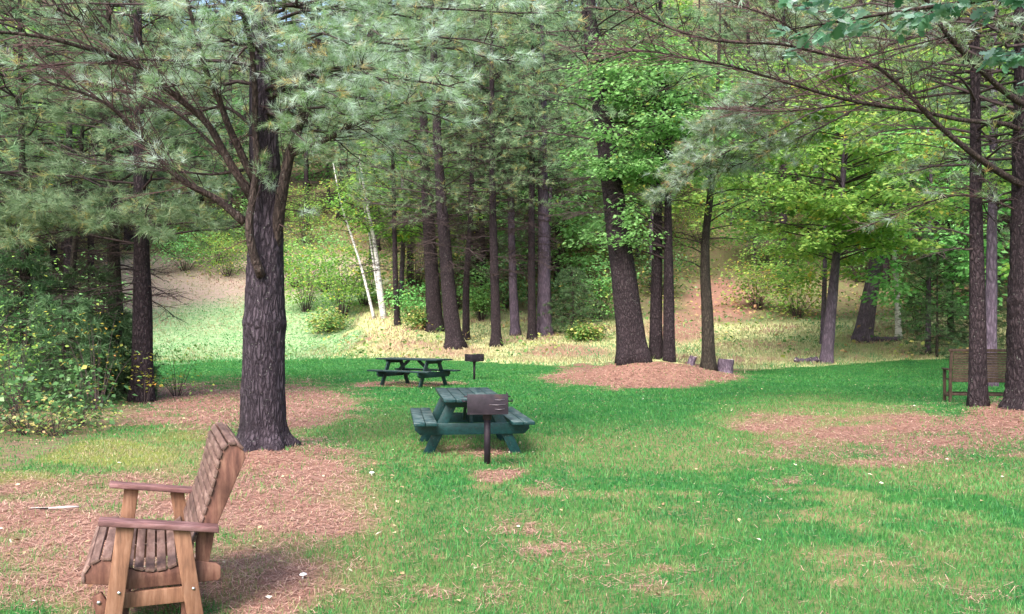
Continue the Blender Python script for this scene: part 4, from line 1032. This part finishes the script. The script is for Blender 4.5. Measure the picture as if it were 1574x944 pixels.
# ------------------------------------------------------------------ garden glider benches
SEAT = [(-.095, .285), (-.10, .33), (-.082, .372), (-.045, .402), (0, .415), (.055, .402), (.11, .37), (.17, .338), (.235, .324), (.30, .326), (.36, .345), (.41, .385)]
BACK = [(.425, .405), (.447, .47), (.475, .545), (.508, .64), (.54, .745), (.563, .84), (.577, .915), (.597, .965), (.635, .99), (.675, .978), (.705, .945)]
SIDE = [(.455, .30), (.455, .47), (.483, .545), (.516, .64), (.548, .745), (.571, .84), (.585, .905), (.603, .955), (.637, .978), (.672, .966), (.706, .935), (.716, .90), (.611, .646), (.553, .505), (.518, .30)]
def resample(curve, step, y_extra=0):
    p = np.array(curve); s = np.concatenate([[0], np.cumsum(np.linalg.norm(np.diff(p, axis=0), axis=1))])
    n = int(round(s[-1] / step)); u = np.linspace(0, s[-1], n * 8 + 1)
    q = np.stack([np.interp(u, s, p[:, 0]), np.interp(u, s, p[:, 1])], 1)
    return q, n
def glider(label, loc, rz, mats, L=1.16, group=None):
    """x = from front to back, y = along the bench, z up; origin under the front of the near arm"""
    sl, arm, leg, side = mats
    e = thing('garden_bench', label, 'bench', loc, group, rz)
    rs = np.random.RandomState(5)
    def slats(curve, step, gap, name):
        q, n = resample(curve, step); b = Buf()
        for k in range(n):
            a, c = q[k * 8], q[k * 8 + 8]; t = (c - a) / np.linalg.norm(c - a)
            a = a + t * gap / 2; c = c - t * gap / 2
            beam(b, (a[0] + c[0], L, a[1] + c[1]) * np.array([.5, 0, .5]) + np.array([0, .035, 0]), np.array([(a[0] + c[0]) / 2, L - .035, (a[1] + c[1]) / 2]), np.linalg.norm(c - a), .016, (t[0], 0, t[1]), 0, rs.rand())
        return b.build(name, MAT[sl], e, bevel=.002)
    slats(SEAT, .058, .012, 'seat'); slats(BACK, .050, .011, 'backrest')
    off = -.012
    for y0, y1 in ((.045, .083), (L - .083, L - .045)):
        b = Buf(); prism(b, SIDE, y0, y1); b.build('side_panel', MAT[side], e, bevel=.004)
        b = Buf(); prism(b, [(-.085, .285), (-.088, .325), (-.072, .362), (-.04, .388), (0, .402), (.05, .389), (.10, .36), (.165, .326), (.235, .311), (.30, .313), (.35, .33), (.44, .36), (.56, .33), (.585, .31), (.585, .25), (.57, .235), (.12, .235), (.02, .27)], y0 - .003, y1 + .003)
        b.build('seat_rail', MAT[side], e, bevel=.004)
    for s, y in ((0, 0.), (1, L)):
        b = Buf(); zf, zb = .63, .545; sgn = -1 if s == 0 else 1
        poly = [(-.02, zf - .03), (-.02, zf), (.57, zb), (.57, zb - .03)]
        prism(b, poly, y - .06, y + .06); b.build('armrest', MAT[arm], e, bevel=.006)
        yo = y + sgn * .012
        for (t0, t1) in ((.108, .035), (.382, .462)):
            b = Buf(); zt = zf - (zf - zb) * (t0 + .02) / .59 - .031
            w = .043; sl_ = (zf - zb) / .59
            prism(b, [(t1 - w, 0), (t0 - w, zt + sl_ * w), (t0 + w, zt - sl_ * w), (t1 + w, 0)], yo - .02, yo + .02)
            lg = b.build('leg', MAT[leg], e, bevel=.005)
            for f in (.42,):
                bb = Buf(); p = np.array([t1 + (t0 - t1) * f + .012, yo + sgn * .021, zt * f])
                tube(bb, [p - [0, sgn * .004, 0], p + [0, sgn * .006, 0]], [.009, .007], 10); bb.build('bolt', MAT['bolt'], lg)
        b = Buf(); prism(b, [(.03, .14), (.03, .222), (.47, .222), (.47, .14)], y - sgn * .05 - .018, y - sgn * .05 + .018); b.build('base_rail', MAT[leg], e, bevel=.004)
        b = Buf(); prism(b, [(-.035, .10), (-.055, .205), (-.01, .225), (.03, .15), (.0, .10)], y - sgn * .088 - .018, y - sgn * .088 + .018); br = b.build('base_bracket', MAT[side], e, bevel=.004)
        bb = Buf(); p = np.array([-.022, y - sgn * .106 if s else y - sgn * .07, .175]); p = np.array([-.022, y + (.068 if s == 0 else -.068), .175])
        tube(bb, [p - [0, .004, 0], p + [0, .004, 0]], [.011, .009], 10); bb.build('bolt', MAT['bolt'], br)
    for (t, z) in ((.10, .10), (.40, .10)):
        b = Buf(); beam(b, (t, .072, z), (t, L - .072, z), .09, .035, (0, 0, 1)); b.build('stretcher', MAT[side], e, bevel=.004)
    return e
a0 = math.radians(22)
def bench_at(px, d, ang): 
    x = (px - CX) * d / F; return (x, d, float(hgt(x, d)))
# local x axis (front -> back) must point to (cos22, sin22); local y along (-sin22, cos22)
bx = bench_at(158, 4.55, 0)
glider('weathered mauve brown wooden garden bench with curved slatted back, nearest the camera', (bx[0], bx[1], .0), a0, ('bench_slat', 'bench_arm', 'bench_leg', 'bench_side'))
def slat_bench(label, loc, rz, L=1.30):
    """back at y=0 facing -y, seat towards +y, x along the bench"""
    e = thing('park_bench', label, 'bench', loc, None, rz); rs = np.random.RandomState(3)
    tilt = .10
    yb = lambda z: -tilt * max(z - .40, 0) / .62
    b = Buf(); n = 11
    for k in range(n):
        z = .475 + k * .0475; box(b, (L / 2, yb(z), z), (L - .15, .018, .041), None, 0, rs.rand())
    b.build('backrest', MAT['old_slat'], e, bevel=.002)
    b = Buf(); box(b, (L / 2, yb(1.02) - .005, 1.015), (L + .03, .06, .055)); b.build('top_rail', MAT['old_frame'], e, bevel=.006)
    b = Buf(); box(b, (L / 2, yb(.42), .425), (L - .13, .04, .05)); b.build('lower_rail', MAT['old_frame'], e, bevel=.004)
    for x in (.035, L - .035):
        b = Buf(); prism(b, [(-.03, 0), (.03, 0), (.03, .42), (.03 + tilt * -.97, .985), (-.03 + tilt * -.97, .985), (-.03, .42)], x - .026, x + .026)
        for v in b.V: v[:, [0, 1]] = v[:, [1, 0]]
        b.F = [f[:, ::-1] for f in b.F]
        b.build('leg', MAT['old_frame'], e, bevel=.004)
        b = Buf(); box(b, (x, .47, .31), (.052, .06, .62)); b.build('leg', MAT['old_frame'], e, bevel=.004)
        b = Buf(); box(b, (x, .25, .635), (.085, .60, .028)); b.build('armrest', MAT['old_frame'], e, bevel=.005)
        b = Buf(); box(b, (x, .235, .13), (.04, .41, .05)); b.build('side_stretcher', MAT['old_frame'], e, bevel=.004)
    for y in (.04, .42):
        b = Buf(); box(b, (L / 2, y, .16), (L - .124, .03, .05)); b.build('stretcher', MAT['old_frame'], e, bevel=.004)
    b = Buf()
    for k in range(7): box(b, (L / 2, .06 + k * .068, .425 + .012 * abs(k - 3) / 3), (L - .125, .056, .022), None, 0, rs.rand())
    b.build('seat', MAT['old_slat'], e, bevel=.003)
    return e
slat_bench('old olive brown slatted bench seen from behind, half hidden by the slim pine', (8.47, 17.05, .16), -math.radians(14))

# ------------------------------------------------------------------ picnic tables
def picnic(label, loc, rz, mat, L=2.1, W=.78, span=1.5, zt=.76, group='green picnic tables'):
    e = thing('picnic_table', label, 'picnic table', loc, group, rz)      # long axis = local y
    rs = np.random.RandomState(9)
    def chamfer_beam(b, p0, p1, w, t):  # cross beam with clipped lower ends, along x
        x0, x1 = p0[0], p1[0]; z = p0[2]; y = p0[1]
        prism(b, [(x0, z + w / 2), (x1, z + w / 2), (x1, z - w * .05), (x1 - .07, z - w / 2), (x0 + .07, z - w / 2), (x0, z - w * .05)], y - t / 2, y + t / 2, 0, rs.rand())
    b = Buf()
    for k in range(5):
        w = W / 5; x = -W / 2 + w * (k + .5)
        box(b, (x, rs.uniform(-.008, .008), zt - .02 + rs.uniform(-.002, .002)), (w - .008, L, .04), None, 0, rs.rand())
    b.build('tabletop', MAT[mat], e, bevel=.005)
    for s in (-1, 1):
        b = Buf()
        for k in range(2):
            box(b, (s * (span / 2 - .07 - k * .145), rs.uniform(-.01, .01), .445 - .02), (.138, L, .04), None, 0, rs.rand())
        b.build('bench_seat', MAT[mat], e, bevel=.005)
    ye = L / 2 - .36
    for sy in (-1, 1):
        y = sy * ye
        b = Buf(); chamfer_beam(b, (-W / 2 + .04, y, zt - .04 - .046), (W / 2 - .04, y, 0), .09, .038); b.build('top_cleat', MAT[mat], e, bevel=.004)
        b = Buf(); chamfer_beam(b, (-span / 2 + .02, y, .405 - .075), (span / 2 - .02, y, 0), .145, .038); b.build('cross_beam', MAT[mat], e, bevel=.004)
        for sx in (-1, 1):
            b = Buf(); xo, xi = sx * .57, sx * .235; w = .07; yl = y - sy * .0395
            prism(b, [(xo - w, 0), (xi - w, zt - .043), (xi + w, zt - .043), (xo + w, 0)], yl - .019, yl + .019, 0, rs.rand()); b.build('leg', MAT[mat], e, bevel=.004)
        b = Buf(); beam(b, (0, y - sy * .062, .34), (0, sy * .16, zt - .045), .085, .038, (0, -sy, 1)); b.build('brace', MAT[mat], e, bevel=.004)
    return e
fx, bxx = (731 - CX) / F * 10.75, (709 - CX) / F * 12.95
cxm, cym = (fx + bxx) / 2, (10.75 + 12.95) / 2
picnic('teal green picnic table seen from its end behind the nearer grill', (cxm, cym, float(hgt(cxm, cym)) - .01), math.atan2(-(bxx - fx), 2.2), 'table', zt=.735)
ft = at(636, 24.3)
picnic('smaller looking dark green picnic table side on at the far end of the lawn', (ft[0], ft[1], ft[2] - .01), math.radians(57), 'table_far', L=2.15, W=.75, span=1.45)

# ------------------------------------------------------------------ park grills
def grill(label, loc, rz, group='black park grills'):
    e = thing('park_grill', label, 'grill', loc, group, rz)
    b = Buf(); tube(b, [(0, 0, -.05), (0, 0, .30), (0, 0, .575)], [.037, .037, .037], 20); b.build('post', MAT['iron'], e, smooth=True)
    b = Buf(); tube(b, [(0, 0, .50), (0, 0, .56)], [.05, .05], 20); box(b, (0, 0, .566), (.2, .2, .012)); b.build('collar', MAT['iron'], e, bevel=.002)
    w, dp, hh, z0 = .46, .40, .22, .575
    b = Buf()
    box(b, (0, 0, z0 + .004), (w, dp, .008))
    box(b, (0, -dp / 2 + .003, z0 + hh / 2 + .006), (w, .006, hh), None)
    box(b, (-w / 2 + .003, .003, z0 + hh / 2 + .006), (.006, dp - .014, hh), None)
    box(b, (w / 2 - .003, .003, z0 + hh / 2 + .006), (.006, dp - .014, hh), None)
    b.build('firebox', MAT['iron'], e, bevel=.003)
    b = Buf()
    for k, z in enumerate((.165, .11, .06)):      # pressed ribs and worn slot edges on the right half of the face
        x0, x1 = (.02, .20) if k == 1 else (.08, .19)
        tube(b, [(x0, -dp / 2 - .004, z0 + z), ((x0 + x1) / 2, -dp / 2 - .007, z0 + z - .004), (x1, -dp / 2 - .004, z0 + z + .004)], [.0025, .004, .0025], 6)
    b.build('rib', MAT['iron_edge'], e)
    b = Buf()
    for k in range(13):
        x = -w / 2 + .03 + k * (w - .06) / 12
        tube(b, [(x, -dp / 2 + .02, z0 + hh - .03), (x, dp / 2 - .01, z0 + hh - .03)], .006, 6)
    tube(b, [(-w / 2 - .035, -.05, z0 + hh - .03), (w / 2 + .035, -.05, z0 + hh - .03)], .007, 6)
    b.build('grate', MAT['iron'], e)
    for s in (-1, 1):
        b = Buf(); tube(b, [(s * (w / 2 + .002), -.10, z0 + .14), (s * (w / 2 + .05), -.10, z0 + .14), (s * (w / 2 + .05), -.02, z0 + .15)], .008, 8); b.build('handle', MAT['iron'], e)
    return e
gp = at(749, 9.99)
grill('black grill on a post in front of the teal picnic table', gp, math.radians(3))
gf = at(729, 27.4)
grill('distant black grill on a post to the right of the dark picnic table', gf, math.radians(38))

# ------------------------------------------------------------------ stumps, logs, small things
def stump(name, label, loc, r, h, seed, tilt=.1):
    e = thing(name, label, 'stump', loc)
    rs = np.random.RandomState(seed); b = Buf(); n = 18
    wob = 1 + .12 * (rs.rand(6, n) - .5); wob[0] *= 1.25
    zz = np.linspace(-.06, h, 6); tube(b, [(tilt * z, .0, z) for z in zz], np.linspace(r * 1.1, r, 6), n, 0, .5, wob, cap=False); b.build('bark', MAT['bark_purple'], e, smooth=True)
    b = Buf(); tube(b, [(tilt * h, 0, h - .03), (tilt * h, 0, h - .004)], [r * .97, r * .9], n); b.build('cut_top', MAT['stump_top'], e)
s1 = at(1114, 27.6); stump('stump', 'grey cut stump at the right end of the needle mound', s1, .24, .46, 1)
s2 = at(1061, 27.0); stump('stump', 'small dark broken stump on the needle mound beside the bent trunk', s2, .11, .28, 2, .35)
def log(label, p, ang, L, r, seed):
    e = thing('log', label, 'log', p, 'logs lying at the lawn edge', ang)
    rs = np.random.RandomState(seed); b = Buf(); n = 10
    tube(b, [(x, .03 * math.sin(x * 4), r + .03 * rs.randn()) for x in np.linspace(-L / 2, L / 2, 8)], r * np.linspace(1.1, .8, 8), n, 0, .5, 1 + .2 * (rs.rand(8, n) - .5)); b.build('bark', MAT['bark_purple'], e, smooth=True)
    for s in (-1, 1):
        b = Buf(); tube(b, [(s * L / 2, .03 * math.sin(s * L * 2), r), (s * (L / 2 + .012), .03 * math.sin(s * L * 2), r)], [r * .8, r * .76], n); b.build('cut_end', MAT['stump_top'], e)
gl = ground(1240, 558)
log('short grey log lying left of the leaning trunk at the lawn edge', (gl[0], gl[1], gl[2]), .15, 1.0, .10, 1)
gl = ground(1258, 556); log('stubby log against the foot of the leaning trunk at the lawn edge', (gl[0], gl[1] + .15, gl[2]), -.5, .55, .09, 2)
gl = ground(1358, 525); log('long weathered log at the foot of the strongly leaning trunk', (gl[0], gl[1], gl[2]), .1, 1.6, .13, 3)
def mushroom(label, px, py, s):
    p = ground(px, py); e = thing('mushroom', label, 'mushroom', p)
    b = Buf(); tube(b, [(0, 0, -.01), (.002, 0, .02 * s), (.004, 0, .04 * s)], [.010 * s, .008 * s, .008 * s], 10); b.build('stem', MAT['mushroom'], e, smooth=True)
    b = Buf(); tube(b, [(.004, 0, .036 * s), (.004, 0, .042 * s), (.004, 0, .05 * s), (.004, 0, .056 * s)], [.032 * s, .036 * s, .024 * s, .004 * s], 14, 0, .5, 1 + .15 * (NR.rand(4, 14) - .5)); b.build('cap', MAT['mushroom'], e, smooth=True)
mushroom('small white mushroom in the grass right of the wooden garden bench', 465, 893, .7)
mushroom('small white mushroom at the edge of the needle carpet right of the largest pine', 571, 732, .85)
p = ground(95, 786)
e = thing('fallen_stick', 'pale dead stick lying on the needles left of the garden bench', 'stick', p)
b = Buf(); tube(b, [(-.28, .03, .015), (-.1, -.02, .02), (.06, .01, .025), (.13, .04, .022)], [.006, .010, .013, .008], 7); b.build('stem', MAT['stump_top'], e, smooth=True)
b = Buf(); tube(b, [(-.1, -.02, .02), (-.2, -.08, .03), (-.28, -.10, .015)], [.007, .005, .003], 6); b.build('side_twig', MAT['twig'], e, smooth=True)

# ------------------------------------------------------------------ light, sky, camera
EL, AZ = math.radians(46), math.radians(202)     # sun high, behind the camera to the left
w = bpy.data.worlds.new('World'); sc.world = w; w.use_nodes = True
nt = w.node_tree; bg = nt.nodes['Background']
sky = nt.nodes.new('ShaderNodeTexSky'); sky.sky_type = 'NISHITA'; sky.sun_disc = False
sky.sun_elevation = EL; sky.sun_rotation = AZ; sky.air_density = 1.0; sky.dust_density = 4.0; sky.ozone_density = 1.0
nt.links.new(sky.outputs[0], bg.inputs[0]); bg.inputs[1].default_value = .15
sl = bpy.data.lights.new('sun', 'SUN'); sl.energy = 2.0; sl.angle = math.radians(28); sl.color = (1, .97, .93)
so = bpy.data.objects.new('sun', sl); COL.objects.link(so)
from mathutils import Vector
dv = Vector((math.sin(AZ) * math.cos(EL), math.cos(AZ) * math.cos(EL), math.sin(EL)))
so.rotation_euler = dv.to_track_quat('Z', 'Y').to_euler(); so.location = (-10, -10, 25)

cam = bpy.data.cameras.new('camera'); co = bpy.data.objects.new('camera', cam); COL.objects.link(co)
co.location = (0, 0, H); co.rotation_euler = (math.radians(90), 0, 0)
cam.sensor_width = 36; cam.lens = 36 * F / 1574; cam.shift_y = (HY - 472) / 1574; cam.clip_end = 600; cam.clip_start = .05
sc.camera = co
sc.view_settings.view_transform = 'Standard'; sc.view_settings.look = 'None'; sc.view_settings.gamma = 1; sc.view_settings.use_curve_mapping = False
sc.view_settings.exposure = 1.65
cy = sc.cycles
cy.max_bounces = 8; cy.diffuse_bounces = 6; cy.glossy_bounces = 2; cy.transmission_bounces = 3; cy.transparent_max_bounces = 4
cy.use_denoising = True; cy.caustics_reflective = False; cy.caustics_refractive = False
cy.sample_clamp_indirect = 6
